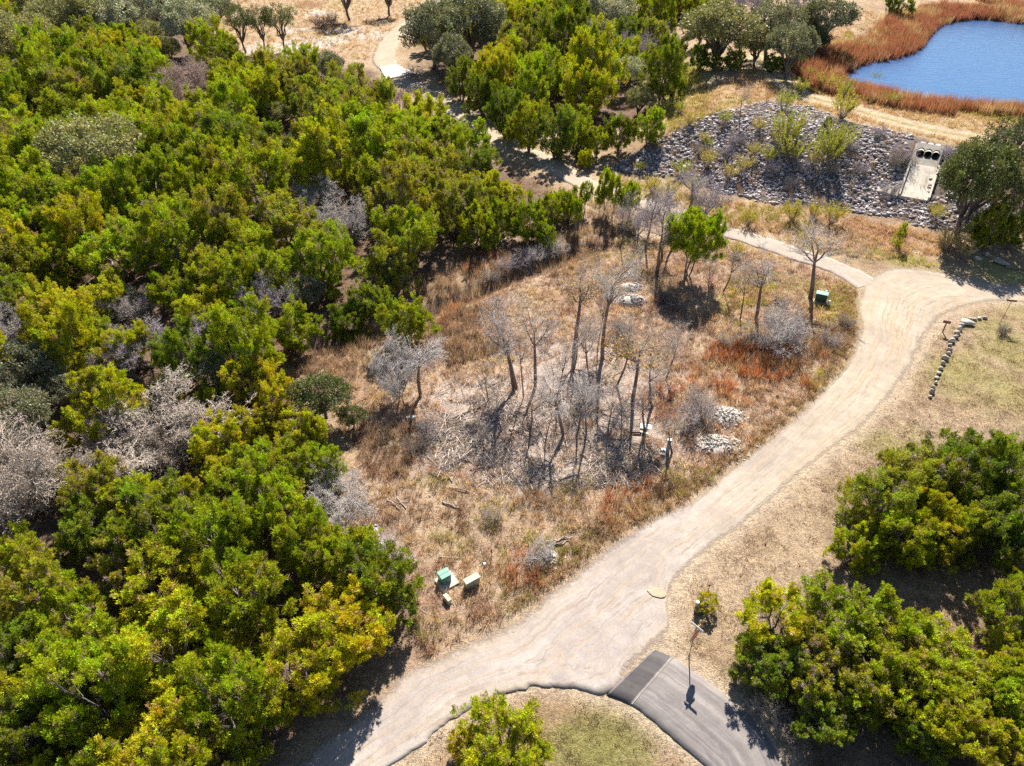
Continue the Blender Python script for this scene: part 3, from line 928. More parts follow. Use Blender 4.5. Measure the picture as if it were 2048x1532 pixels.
THINGS = []          # every planted or placed repeat, for the labels
def plant(name, proto, parts, loc, rz, scale, colors, mats, cat, look, group, tilt=None, key=None):
    root = empty(name, loc, rz, scale)
    if tilt: root.rotation_euler = (tilt[0], tilt[1], rz)
    for p in parts:
        o = link(p, proto[p], mats[p], root)
        c = colors[p]
        o.color = (c[0], c[1], c[2], 1)
    tag(root, None, cat, group)
    pos = np.array([loc[0], loc[1], loc[2] + scale[2] * .9])
    THINGS.append(dict(o=root, cat=cat, look=look, pos=pos, px=to_photo(pos), w=scale[0], key=key))
    return root

def crown_spot(cx, cy, wpx, hr):
    """stand a tree so that the middle of its crown is where the photograph shows it"""
    up = 2.0
    for _ in range(4):
        p = ground_at(cx, cy, up)
        f = to_photo(np.array([p[0], p[1], p[2] + up]))[2]
        w = wpx / FPX * f
        up = .52 * w * hr
    return p, w

JUN_TONES = [('bright green', (.345, .410, .014)), ('yellow-green', (.455, .470, .014)), ('deep green', (.225, .275, .018)), ('olive green', (.350, .350, .034)), ('golden green', (.490, .450, .014))]
def juniper(cx, cy, wpx, hr=1.0, tone=None, shape='round', rs=None, key=None, look=None, loc=None):
    rs = rs or random
    if loc is None: p, w = crown_spot(cx, cy, wpx, hr)
    else: p, w = loc, wpx
    protos = {'round': PJ, 'upright': PU, 'open': PO_, 'ball': PBALL}[shape]
    pr = rs.choice(protos)
    R = w / 2 / (1.0 if shape != 'upright' else .72)
    s = (R * (.95 + .1 * rs.random()), R * (.95 + .1 * rs.random()), w * hr / (2.0 if shape != 'upright' else 2.1))
    nm, c = JUN_TONES[tone if tone is not None else rs.choices(range(5), (5, 4, 2, 3, 1))[0]]
    j = .88 + .24 * rs.random()
    c = (c[0] * j * (.93 + .14 * rs.random()), c[1] * j, c[2] * j)
    bark = (.22, .18, .165)
    return plant('juniper_tree', pr, ('trunk', 'crown'), p - np.array([0, 0, .05]), rs.random() * 6.28, s, {'trunk': bark, 'crown': c},
                 {'trunk': M['graybark'], 'crown': M['juniper']}, 'tree', look or (nm + ' juniper'), 'juniper trees', key=key)

OAK_TONES = {'grey': (.215, .22, .14), 'pale': (.42, .42, .31), 'yellow': (.32, .31, .14), 'dark': (.105, .12, .065), 'green': (.15, .175, .06)}
def oak(cx, cy, wpx, hr=.95, tone='grey', slim=False, key=None, look=None):
    p, w = crown_spot(cx, cy, wpx, hr)
    pr = random.choice(PKS if slim else PK)
    H = 1.75 if slim else 1.45
    s = (w / 2 / .95, w / 2 / .95, w * hr / H)
    c = OAK_TONES[tone]; j = .92 + .16 * random.random()
    return plant('live_oak', pr, ('trunk', 'crown'), p - np.array([0, 0, .08]), random.random() * 6.28, s, {'trunk': (.16, .13, .12), 'crown': tuple(v * j for v in c)},
                 {'trunk': M['graybark'], 'crown': M['oak']}, 'tree', look or (tone + ' leafed live oak'), 'live oaks', key=key)

BARE = {'grey': (.45, .395, .37), 'tan': (.46, .385, .325), 'pink': (.54, .41, .36), 'lilac': (.43, .37, .385), 'dark': (.22, .18, .16), 'silver': (.56, .51, .48)}
def bare(bx, by, kind, height=None, wm=None, tone='grey', trunk=None, key=None, look=None, rz=None, tilt=None, pick=None):
    """bx, by: where the photograph shows the foot of the tree; height and crown width in metres"""
    protos = {'tall': PT, 'thin': PTH, 'dome': PD, 'bush': PB}[kind]
    pr = protos[pick % len(protos)] if pick is not None else random.choice(protos)
    p = ground_at(bx, by)
    sxy = wm / 2; sz = (height / pr['height']) if height else sxy
    c = BARE[tone]; t = trunk or tuple(v * .75 for v in c)
    parts = ('trunk', 'twigs', 'leaves') if 'leaves' in pr and tone == 'tan' else ('trunk', 'twigs')
    return plant('bare_tree' if kind != 'bush' else 'bare_shrub', pr, parts, p - np.array([0, 0, .03]), random.random() * 6.28 if rz is None else rz, (sxy, sxy, sz),
                 {'trunk': t, 'twigs': c, 'leaves': (.55, .33, .05)}, {'trunk': M['graybark'], 'twigs': M['graybark'], 'leaves': M['oak']}, 'tree' if kind != 'bush' else 'shrub',
                 look or (tone + (' bare shrub' if kind == 'bush' else ' leafless tree')), 'leafless trees' if kind != 'bush' else 'leafless shrubs', tilt, key)

WIL = {'yellow': (.46, .40, .07), 'lime': (.36, .37, .075), 'straw': (.46, .38, .17)}
def willow(cx, cy, wpx, tone='lime', key=None, look=None):
    p, w = crown_spot(cx, cy, wpx, .9)
    s = w / 2 / .85
    return plant('willow_shrub', random.choice(PW), ('stems', 'foliage'), p, random.random() * 6.28, (s, s, s * 1.0), {'stems': (.30, .24, .2), 'foliage': WIL[tone]},
                 {'stems': M['graybark'], 'foliage': M['juniper']}, 'shrub', look or (tone + ' leafy shrub'), 'yellow-green shrubs', key=key)

# ------------------------------------------------------------------ single trees the photograph shows
# live oaks in and around the left wood
for q in [(190,325,190,.8,'yellow'),(45,750,150,.8,'grey'),(25,845,150,.8,'grey'),(125,785,95,.8,'grey'),(118,45,140,.8,'yellow'),(38,95,140,.8,'yellow'),(230,45,110,.8,'pale'),(300,25,120,.8,'pale'),(375,55,120,.8,'pale'),(430,30,80,.8,'grey'),
          (445,745,92,.9,'grey'),(645,800,120,.8,'green'),(705,835,60,.8,'green'),(555,232,50,.9,'yellow'),(300,75,70,.8,'yellow'),(610,590,80,.9,'grey'),(655,140,70,.9,'grey'),(335,105,60,.9,'yellow'),
          (865,75,125,.9,'grey'),(940,50,130,.9,'grey'),(990,85,80,.9,'grey'),(905,120,90,.9,'grey'),(1222,30,95,.8,'pale'),(1255,155,75,.9,'pale'),(1280,205,60,.9,'yellow'),(1190,75,70,.9,'grey'),
          (1435,72,150,.75,'yellow'),(1545,60,110,.95,'grey'),(1580,105,95,1.0,'grey'),(1650,50,110,.85,'grey'),(1515,95,70,1.0,'yellow'),(1400,60,70,.8,'grey'),(1630,85,60,.9,'dark')]:
    oak(*q)
oak(1950, 385, 150, 1.15, 'green'); oak(2012, 330, 130, 1.1, 'dark', True); oak(1955, 330, 90, 1.1, 'green', True); oak(2040, 290, 70, 1.2, 'dark', True)
for q in [(482,62,62,1.25,'green'),(520,60,50,1.45,'green'),(560,58,62,1.2,'green'),(692,-8,80,1.1,'grey'),(775,-8,70,1.0,'grey')]:
    oak(*q[:5], slim=True)
# big leafless trees inside the wood
bare(330, 905, 'dome', 4.6, 11.0, 'tan', (.30, .25, .22), look='huge pale leafless tree', pick=0, key='big')
bare(40, 1030, 'dome', None, 9.0, 'tan', pick=1); bare(130, 1000, 'dome', None, 5, 'tan', pick=2)
for q in [(385,195,8.5,'pink'),(360,215,7,'pink'),(420,180,6,'pink'),(692,485,6.5,'silver'),(532,650,6,'lilac'),(300,735,5.5,'lilac'),(430,700,4.5,'lilac'),(795,240,7.0,'pink'),(25,690,5.5,'grey'),(1270,135,8,'lilac'),(1320,100,6,'lilac'),(640,430,6,'silver'),
          (690,1045,4.0,'silver'),(670,990,3.5,'silver'),(1230,85,7,'grey'),(1390,35,8,'lilac'),(1490,45,9,'lilac'),(1610,40,9,'lilac'),(240,760,4,'lilac'),(270,640,4.5,'grey')]:
    bare(q[0], q[1], 'dome', q[2] * (.85 if q[1] < 260 else .75), q[2], q[3])
for q in [(245,905,5.0),(300,890,4.6),(360,905,4.8),(420,890,4.2),(330,930,4.0),(20,1010,4.5),(75,1020,4.2),(120,985,3.6),(25,960,3.8)]:
    bare(q[0], q[1], 'bush', None, q[2], 'tan')
# leafless trees of the clearing: foot, kind, height, crown width
BT = (.21, .15, .125)
for q in [(1071,771,'tall',8.2,4.6,'grey',0),(1033,775,'tall',8.6,6.2,'grey',1),(1205,718,'tall',11.5,5.2,'silver',2),(1152,676,'tall',8.6,5.0,'tan',3),(1265,800,'tall',8.2,5.6,'tan',4),
          (1305,815,'thin',6.6,3.6,'grey',0),(1128,872,'tall',6.4,4.6,'silver',1),(1152,872,'thin',6.0,3.4,'silver',1),(1172,872,'thin',6.4,3.6,'grey',2),(1232,772,'thin',6.4,3.0,'grey',3),
          (800,795,'dome',5.6,5.4,'silver',0),(842,792,'tall',6.0,4.6,'silver',2),(1047,795,'thin',8.2,2.6,'grey',2),(1027,780,'thin',7.0,2.6,'grey',0),(970,905,'thin',3.6,1.8,'tan',1),(1345,905,'thin',4.2,2.6,'tan',3),
          (1621,596,'tall',8.6,7.0,'grey',0),(1512,640,'tall',7.2,4.4,'grey',3),(1480,640,'thin',6.2,2.8,'tan',1),(1195,700,'thin',6.4,2.6,'grey',2),
          (1312,545,'tall',8.0,5.2,'lilac',1),(1325,520,'thin',8.0,4.0,'lilac',3),(1290,500,'tall',7.6,5.0,'lilac',4),(1345,500,'thin',7.5,4.0,'grey',0),(1375,430,'tall',6.5,5.0,'lilac',2),(1240,495,'thin',7.2,3.5,'grey',1),
          (1060,862,'thin',5.4,2.6,'tan',0),(1090,885,'thin',5.0,2.4,'grey',1),(1112,805,'thin',6.2,2.8,'grey',2),(1182,765,'thin',7.0,3.0,'silver',3),(1145,745,'thin',6.6,2.8,'tan',0),(1216,865,'thin',5.6,2.6,'grey',1),(1243,884,'thin',4.8,2.4,'tan',2),(1290,862,'thin',5.2,2.6,'grey',3),(978,802,'thin',4.8,2.4,'grey',1),(1003,862,'thin',4.4,2.2,'tan',2),(1330,760,'thin',5.4,2.8,'grey',0),(1415,600,'thin',5.5,2.6,'grey',2),(1445,585,'thin',5.5,2.6,'tan',3),
          (1410,430,'dome',4,5.0,'lilac',1),(1275,470,'dome',4,4.6,'lilac',2),(2046,420,'tall',7.5,5.5,'lilac',3),(1480,235,'thin',5,2.5,'tan',0)]:
    bare(q[0], q[1], q[2], q[3], q[4], q[5], BT if q[2] != 'dome' else None, pick=q[6])
bare(1548, 690, 'bush', None, 5.6, 'silver', pick=0); bare(1565, 668, 'bush', None, 4.6, 'silver', pick=1); bare(1385, 850, 'bush', None, 3.4, 'grey', pick=2); bare(1400, 815, 'bush', None, 3.0, 'grey', pick=3)
# slim junipers with bare stems by the track, and the round one standing alone
juniper(1386, 488, 112, 1.22, 0, 'ball', look='round topped juniper standing alone', key='round')
for q in [(1171,395,28,2.2),(1212,382,34,2.6),(1228,395,34,2.5),(1262,400,42,1.7),(1200,400,22,2.6),(1152,430,30,2.2),(1248,410,26,2.4)]:
    juniper(*q, 0, 'open')
for q in [(1195,278,72,1.0,0),(1172,315,38,1.1,1),(1155,305,26,1.1,2),(1802,468,24,2.3,1),(1654,252,20,2.0,2),(1645,1152,24,1.1,1),(1990,445,85,1.2,2),(2035,455,70,1.2,2),(1960,470,40,1.2,0),(1815,20,30,1.4,2),(1790,5,40,1.3,2)]:
    juniper(q[0], q[1], q[2], q[3], q[4], 'upright' if q[3] > 1.3 else 'round')
for q in [(1400,110,50,1.1,2),(1430,120,40,.9,2),(1465,118,42,1.0,2),(1480,112,30,1.0,2),(1545,125,40,.9,2),(1570,128,36,.9,2),(1600,120,36,.8,2),(1340,110,75,1.3,2),(1310,70,60,1.3,3),(1395,15,60,1.3,0),(1450,25,50,1.2,0)]:
    juniper(*q)
juniper(1416, 1203, 46, 1.05, 4, 'upright', look='small dense golden green juniper')
# right-hand groups and the one at the bottom
RIGHT = [(1765,1000,165,.95,3),(1845,955,170,.95,3),(1930,935,175,1.0,2),(2030,935,170,1.0,2),(1805,1065,150,.95,1),(1885,1050,150,.95,1),(1715,1095,100,1.0,1),(1965,1030,150,1.0,2),(2040,1050,150,1.0,2),(1740,1060,90,1.0,3),(2030,1225,150,1.0,0),(1850,1005,120,1,1),(2050,1130,120,1,2),
         (1560,1240,175,.85,1),(1680,1225,190,.85,0),(1775,1245,170,.85,0),(1855,1300,170,.85,1),(1545,1330,150,.85,2),(1650,1330,180,.85,3),(1750,1350,190,.85,0),(1860,1390,180,.85,1),(1950,1370,170,.85,0),(1645,1440,130,.8,2),(1960,1470,170,.9,1),(2025,1405,150,.9,0),(2025,1310,130,.9,1),(2030,1520,140,.9,1),(1700,1400,130,.85,2),(1850,1470,120,.85,2)]
for q in RIGHT: juniper(*q)
juniper(1000, 1482, 215, .85, 1, key='bottom', look='big yellow-green juniper')
for q in [(545,790,110,.95,4),(600,862,115,.95,1),(500,850,100,.95,1),(560,930,130,.95,0),(640,930,110,.95,0),(450,945,110,.95,1),(150,965,95,1,4),(140,872,80,1,1),(360,990,110,.9,1),(250,690,110,.9,1),(170,660,110,.9,0),(80,605,110,.9,1),(210,592,100,.9,1),(400,620,110,.9,1),(340,580,100,.9,0),(480,640,90,.9,0),(415,795,80,.9,1),(340,770,80,.9,1),(90,690,80,.9,1),(812,640,125,.9,0),(735,600,100,1,2),(690,640,90,1,2)]:
    juniper(*q)

for q in [(1055,435,85,1.1,0),(1105,415,70,1.1,0),(1000,430,80,1.1,0),(1138,402,58,1.2,0),(958,452,85,1.1,1),(1092,470,48,1.1,0),(1020,392,70,1.0,1),(1010,222,90,1.2,2),(1060,248,90,1.2,0),(1112,262,90,1.2,2),(962,182,80,1.2,2),(1150,250,80,1.1,0),(1240,262,80,1.1,2),(1300,250,70,1.1,0),(922,155,70,1.2,2),(940,1500,110,.85,4),(1055,1498,110,.85,1)]:
    juniper(*q)

# ------------------------------------------------------------------ the woods: junipers filling the rest of the canopy
taken = [(t['o'].location.x, t['o'].location.y - (1.0 if 'oak' in t['look'] or 'leafless' in t['look'] else 0), t['o'].scale.x * ((1.05 if 'juniper' not in t['look'] else 1.0) if t['cat'] == 'tree' else .4)) for t in THINGS]
GAPS = [(300,440,26),(140,548,42),(205,1095,45),(330,850,95),(50,985,70),(385,160,45)]
SEEN = [tuple(to_photo(np.array([p[0], p[1], .1]))[:2]) for p in track_c[108:]] + [(500,104),(540,100),(580,98),(620,96),(660,85),(700,75),(740,95),(650,40),(600,50),(480,60),(520,60),(560,60),(720,120),(690,108),(640,112),(795,150),(820,160),(780,148)] + [t['px'][:2] for t in THINGS if t['px'][0] < 760 and ('oak' in t['look'] or 'leafless' in t['look'])]
SEEN = np.array(SEEN)
def fill(poly, count_scale, width_fn, hr, seed, tones=(5, 4, 2, 3, 1), limit=400):
    rs = random.Random(seed); rg = np.random.default_rng(seed)
    n = 0
    lo, hi = poly.min(0), poly.max(0)
    Q = rg.uniform(lo, hi, size=(30000, 2))
    Q = Q[inside(Q, poly)]
    W = width_fn(Q[:, 1]) * rg.uniform(.78, 1.22, len(Q))
    Zq = hz(Q[:, 0], Q[:, 1])
    f = Q[:, 1] * CP - (Zq + W * .5 - CAM_H) * SP
    u = 1024 + FPX * Q[:, 0] / f; v = 766 - FPX * (Q[:, 1] * SP + (Zq + W * .5 - CAM_H) * CP) / f
    m = W * .36 * FPX / f
    ok = (u > -m) & (u < 2048 + m) & (v > -m * .8) & (v < 1532 + m * .9) & (f > 1)
    for a, b, c in GAPS: ok &= np.hypot(u - a, (v - b) * 1.3) > c
    T = np.array(taken)
    for i in np.where(ok)[0]:
        x, y = Q[i]; w = W[i]
        if ((T[:, 0] - x) ** 2 + (T[:, 1] - y) ** 2 < ((T[:, 2] + w / 2) * (count_scale * (.84 if y < 48 and count_scale < .72 else 1.0))) ** 2).any(): continue
        if (np.hypot(SEEN[:, 0] - u[i], (SEEN[:, 1] - v[i]) * .95) < w * .46 * FPX / f[i]).any(): continue
        t = rs.choices(range(5), tones if v[i] > 700 else (6, 4, 2, 3, 0))[0]
        T = np.vstack([T, [[x, y, w / 2]]]); taken.append((x, y, w / 2))
        juniper(0, 0, w * 1.06, hr * rs.uniform(.82, 1.15), t, rs=rs, loc=np.array([x, y, Zq[i]]))
        n += 1
        if n >= limit: break
    return n

nl = fill(forest_l, .70, lambda y: np.interp(y, [15, 30, 45, 80, 160], [4.6, 5.1, 5.7, 7.6, 10.0]), 1.0, 5, (4, 4, 2, 3, 3))
nm_ = fill(forest_m, .92, lambda y: 8.4 + 0 * y, 1.15, 6, (5, 2, 5, 2, 0))
nt_ = fill(forest_t, .74, lambda y: 9.5 + 0 * y, 1.0, 8, (4, 2, 4, 2, 0))
print('JUNIPERS', nl, nm_, nt_, sum(1 for t in THINGS if 'juniper' in t['look']))

# ------------------------------------------------------------------ yellow-green shrubs about the bank and the track
for q in [(1570,202,40,'lime'),(1580,258,72,'lime'),(1676,280,62,'lime'),(1662,300,70,'lime'),(1590,298,62,'lime'),(1690,212,54,'yellow'),(1601,172,34,'lime'),(1450,236,28,'lime'),(1409,275,24,'straw'),(1416,318,42,'straw'),(1486,328,38,'straw'),(1365,338,36,'lime'),
          (1618,148,26,'lime'),(1655,163,40,'yellow'),(1690,178,40,'lime'),(1498,436,36,'yellow'),(1587,424,40,'yellow'),(1668,428,46,'yellow'),(1630,422,34,'yellow'),(1262,378,44,'straw'),(1305,370,36,'yellow'),(1340,378,36,'yellow'),(1390,372,34,'lime'),(1540,310,36,'lime'),(1520,250,34,'straw'),
          (1415,285,20,'lime'),(1280,335,22,'lime'),(1752,160,26,'lime'),(1875,425,34,'yellow'),(1780,198,30,'lime'),(1345,180,30,'lime'),(1375,165,34,'yellow'),(1360,215,30,'lime'),(1330,215,26,'lime'),(1262,455,30,'yellow'),(1475,500,30,'yellow'),(1425,470,30,'lime'),(1380,240,26,'straw'),
          (1560,275,40,'straw'),(1630,318,40,'straw'),(1460,345,34,'straw'),(1510,300,30,'straw'),(1900,480,50,'straw'),(1930,500,40,'straw')]:
    willow(*q)
for q in [(1700,300,2.6,'lilac'),(1755,275,2.4,'lilac'),(1470,290,2.6,'lilac'),(1450,310,2.4,'lilac'),(1545,345,2.6,'lilac'),(1610,340,2.6,'lilac'),(1720,345,2.4,'lilac'),(1660,345,2.2,'tan'),(1775,390,2.6,'lilac'),(1795,330,3.4,'tan'),(1805,320,3.0,'lilac'),(1900,320,3.0,'lilac'),(1400,305,2.2,'tan'),(1580,375,2.4,'tan'),
          (2005,668,1.5,'dark'),(985,1040,1.6,'tan'),(1080,1115,2.2,'silver'),(770,1115,2.6,'silver'),(800,1125,2.0,'silver'),(1245,665,2.6,'grey'),(1450,690,2.0,'tan'),(1175,800,2.8,'silver'),(1660,690,2.4,'grey'),(1690,650,2.0,'tan'),(640,1010,2.2,'silver'),
          (860,870,2.4,'grey'),(830,905,2.2,'dark'),(1045,530,3.0,'lilac'),(1075,520,2.6,'silver'),(1010,540,2.4,'lilac'),(1110,505,2.8,'silver'),(980,560,2.2,'tan'),(1325,600,2.2,'dark'),(1350,620,2.0,'dark'),(1560,610,2.0,'tan'),(1530,1420,1.6,'tan'),(1580,1480,1.8,'dark'),(1560,1455,1.6,'tan'),(830,155,4.0,'lilac'),(640,55,4.5,'dark'),(665,48,4.0,'dark')]:
    bare(q[0], q[1], 'bush', None, q[2], q[3])

# ------------------------------------------------------------------ rock bank (riprap) below the dam
def hull(seed, n=15, flat=.65):
    rg = np.random.default_rng(seed)
    bm = bmesh.new()
    P = unit(rg.normal(size=(n, 3))) * (.8 + .3 * rg.random((n, 1))) * np.array([1, .8, flat])
    for p in P: bm.verts.new(p)
    r = bmesh.ops.convex_hull(bm, input=bm.verts)
    bmesh.ops.delete(bm, geom=[e for e in r['geom_interior'] if isinstance(e, bmesh.types.BMVert)], context='VERTS')
    bmesh.ops.triangulate(bm, faces=bm.faces)
    bm.verts.index_update()
    V = np.array([v.co[:] for v in bm.verts]); F = np.array([[v.index for v in f.verts] for f in bm.faces])
    bm.free()
    return V, F
HULLS = [hull(500 + i) for i in range(10)]
ROCK_ME = [mesh_np('rock', v, f) for v, f in HULLS]
for m_ in ROCK_ME: m_.materials.append(M['rock'])

def rotz_batch(V, a, s, loc):
    c, n = np.cos(a), np.sin(a)
    return np.column_stack([(V[:, 0] * c - V[:, 1] * n) * s, (V[:, 0] * n + V[:, 1] * c) * s, V[:, 2] * s]) + loc

def heap(name, pts, sizes, mat, seed, hulls=HULLS):
    rg = np.random.default_rng(seed)
    parts = []
    for p, s in zip(pts, sizes):
        v, f = hulls[rg.integers(len(hulls))]
        parts.append((rotz_batch(v, rg.random() * 6.28, s, p), f))
    V, F = merge(parts)
    return link(name, mesh_np(name, V, F), mat)

rb = riprap_poly
lo, hi = rb.min(0), rb.max(0)
rr_ = np.random.default_rng(77)
Q = rr_.uniform(lo, hi, size=(40000, 2))
keep = (sdist(Q, rb) + (fbm(Q[:, 0], Q[:, 1], 3, 71, 2) - .5) * 3 > .2)
Q = Q[keep]
# thin to an even spread
cell = {}
S = []
for i, (x, y) in enumerate(Q):
    s = .12 + .27 * rr_.random() ** 3.2
    k = (int(x / .31), int(y / .31))
    if k in cell: continue
    cell[k] = 1; S.append((x, y, s))
S = np.array(S)
bare_spots = fbm(S[:, 0], S[:, 1], 4.0, 72, 2) < .74
S = S[bare_spots]
culv = ground_at(1850, 330)
S = S[np.hypot((S[:, 0] - culv[0]) * .8, (S[:, 1] - culv[1]) * .5) > 1.9]
Zr = hz(S[:, 0], S[:, 1]) + S[:, 2] * .28
bx_ = np.arange(lo[0], hi[0], .7); by_ = np.arange(lo[1], hi[1], .7)
BX, BY = np.meshgrid(bx_, by_)
bi = (np.arange(len(by_) - 1)[:, None] * len(bx_) + np.arange(len(bx_) - 1)[None, :]).ravel()
BQ = np.column_stack([BX.ravel(), BY.ravel()])
bq = np.column_stack([bi, bi + 1, bi + len(bx_) + 1, bi + len(bx_)])
bq = bq[(sdist(BQ, rb) > .1)[bq].all(1)]
use, inv = np.unique(bq, return_inverse=True)
bank = mesh_np('rock_bank', np.column_stack([BQ[use], hz(BQ[use, 0], BQ[use, 1]) + .03]), inv.reshape(-1, 4), np.tile((.22, .185, .18), (len(use), 1)), smooth_shade=True)
bank_o = tag(link('rock_bank', bank, M['soil']), kind='structure')
px_size = np.array([s / to_photo(np.array([x, y, z]))[2] for (x, y, s), z in zip(S, Zr)])
order = np.argsort(-px_size)
for i in order[:300]:
    o = link('rock', ROCK_ME[int(rr_.integers(10))], None, bank_o)
    o.location = (S[i, 0], S[i, 1], Zr[i]); s = S[i, 2] * 1.12
    o.scale = (s, s, s); o.rotation_euler = (0, 0, rr_.random() * 6.28)
rest = order[300:]
tag(heap('small_rocks', np.column_stack([S[rest, :2], Zr[rest]]), S[rest, 2] * 1.12, M['rock'], 78), kind='stuff').parent = bank_o
print('ROCKS', len(S))

# ------------------------------------------------------------------ concrete culvert with three pipe mouths
M['dark'] = plain('pipe_inside', (.05, .045, .04), .9, .3, 3)
cdir, wid, cmid = CU, CW, CM
cang = math.atan2(cdir[1], cdir[0])
cz = float(hz(cmid[0], cmid[1])) - .15
cul = empty('culvert_headwall', (cmid[0], cmid[1], cz), cang)
WALL_H, TH = 3.7, .4
def wall_with_holes():
    bm = bmesh.new()
    hw = wid / 2
    holes = [(-wid * .29, 2.15, .48), (0, 2.15, .48), (wid * .29, 2.15, .48)]
    nseg = 20
    def ring(cx, cz_, r, y):
        return [bm.verts.new((cx + r * math.cos(2 * math.pi * k / nseg), y, cz_ + r * 1.7 * math.sin(2 * math.pi * k / nseg))) for k in range(nseg)]
    edges = [-hw] + [(holes[i][0] + holes[i + 1][0]) / 2 for i in range(2)] + [hw]
    for y, flip in ((-TH / 2, False), (TH / 2, True)):
        for i, h in enumerate(holes):
            R = ring(h[0], h[1], h[2], y)
            x0, x1 = edges[i], edges[i + 1]
            sq = []
            for k in range(nseg):
                a = 2 * math.pi * k / nseg
                dx, dz = math.cos(a), math.sin(a)
                t = min((x1 - h[0]) / dx if dx > 1e-6 else (x0 - h[0]) / dx if dx < -1e-6 else 1e9, (WALL_H - h[1]) / dz if dz > 1e-6 else (0 - h[1]) / dz if dz < -1e-6 else 1e9)
                sq.append(bm.verts.new((h[0] + dx * t, y, h[1] + dz * t)))
            cor = [(x1, WALL_H), (x0, WALL_H), (x0, 0), (x1, 0)]
            for k in range(nseg):
                k2 = (k + 1) % nseg
                f = [R[k], R[k2], sq[k2], sq[k]]
                bm.faces.new(f)
                p, q = sq[k].co, sq[k2].co
                if abs(p.x - q.x) > 1e-4 and abs(p.z - q.z) > 1e-4:
                    cc = min(cor, key=lambda c: (c[0] - (p.x + q.x) / 2) ** 2 + (c[1] - (p.z + q.z) / 2) ** 2)
                    v = bm.verts.new((cc[0], y, cc[1]))
                    bm.faces.new([sq[k], sq[k2], v])
    for x in (-hw, hw):
        bm.faces.new([bm.verts.new(c) for c in ((x, -TH / 2, 0), (x, TH / 2, 0), (x, TH / 2, WALL_H), (x, -TH / 2, WALL_H))])
    bm.faces.new([bm.verts.new(c) for c in ((-hw, -TH / 2, WALL_H), (hw, -TH / 2, WALL_H), (hw, TH / 2, WALL_H), (-hw, TH / 2, WALL_H))])
    bmesh.ops.remove_doubles(bm, verts=bm.verts, dist=.001)
    bmesh.ops.recalc_face_normals(bm, faces=bm.faces)
    me = bpy.data.meshes.new('headwall'); bm.to_mesh(me); bm.free()
    return me, holes
wm_, holes = wall_with_holes()
hwall = link('headwall', wm_, M['concrete'], cul)
hwall.rotation_euler = (-1.02, 0, 0)
for h in holes:
    bm = bmesh.new()
    yc, zc = h[1] * math.sin(1.02) - .1, h[1] * math.cos(1.02)
    bmesh.ops.create_cone(bm, cap_ends=False, segments=20, radius1=h[2] * 1.02, radius2=h[2] * 1.02, depth=3.4, matrix=Matrix.Translation((h[0], yc + 1.8, zc)) @ Matrix.Rotation(math.pi / 2, 4, 'X'))
    bmesh.ops.create_circle(bm, cap_ends=True, segments=20, radius=h[2] * 1.02, matrix=Matrix.Translation((h[0], yc + 3.4, zc)) @ Matrix.Rotation(math.pi / 2, 4, 'X'))
    me = bpy.data.meshes.new('pipe'); bm.to_mesh(me); bm.free()
    link('pipe', me, M['concrete'], cul)
for sx in (-1, 1):        # cheek walls close the sides of the sloping face
    pts = [(0, -.3), (WALL_H * math.sin(1.02) + .05, -.3), (WALL_H * math.sin(1.02) + .05, WALL_H * math.cos(1.02)), (0, .05)]
    sh = Shape(); x = sx * (wid / 2 + .1)
    sh.prism(pts, -.1, .1, Matrix(((0, 0, 1, x), (1, 0, 0, 0), (0, 1, 0, 0), (0, 0, 0, 1)))).build('cheek_wall', M['concrete'], cul)
# apron: runs down the bank from the wall; a kerb on each side and a flare to the left
def to_cul(q):
    d = np.array(q[:2]) - cmid[:2]
    c, s = math.cos(cang), math.sin(cang)
    return (d[0] * c + d[1] * s, -d[0] * s + d[1] * c)
ap_l = [(-wid / 2, -.15), (-wid / 2 - .15, -6.0), (wid / 2 + .1, -6.0), (wid / 2, -.15)]
def slab(pts, lift, thick, name, mat, parent):
    bm = bmesh.new()
    def zz(p):
        c, s = math.cos(cang), math.sin(cang)
        w = (cmid[0] + p[0] * c - p[1] * s, cmid[1] + p[0] * s + p[1] * c)
        return float(hz(*w)) - cz + lift
    n = 8
    T = [[None] * (n + 1) for _ in range(2)]
    rows = []
    for i in range(n + 1):
        t = i / n
        a = np.array(pts[0]) * (1 - t) + np.array(pts[1]) * t; b = np.array(pts[3]) * (1 - t) + np.array(pts[2]) * t
        za = (zz(a) + zz(b)) / 2
        rows.append([bm.verts.new((a[0], a[1], za)), bm.verts.new((b[0], b[1], za)), bm.verts.new((b[0], b[1], za - thick)), bm.verts.new((a[0], a[1], za - thick))])
    for i in range(n):
        for k in range(4):
            bm.faces.new([rows[i][k], rows[i][(k + 1) % 4], rows[i + 1][(k + 1) % 4], rows[i + 1][k]])
    bm.faces.new(rows[0]); bm.faces.new(rows[-1][::-1])
    bmesh.ops.recalc_face_normals(bm, faces=bm.faces)
    me = bpy.data.meshes.new(name); bm.to_mesh(me); bm.free()
    return link(name, me, mat, parent)
slab(ap_l, .30, .5, 'apron', M['concrete'], cul)
for sx in (-1, 1):
    e = sx * (wid / 2 + (.09 if sx > 0 else .12))
    slab([(e - .1, -.2), (e - .1, -6.0), (e + .1, -6.0), (e + .1, -.2)], .62, .6, 'kerb', M['concrete'], cul)
slab([(-wid / 2 - .25, -3.0), (-wid / 2 - 3.4, -5.4), (-wid / 2 - .3, -6.2), (-wid / 2 - .25, -3.2)], .24, .4, 'wing_slab', M['concrete'], cul)
tag(cul, 'pale concrete culvert headwall with three dark pipe mouths in the rock bank', 'culvert')

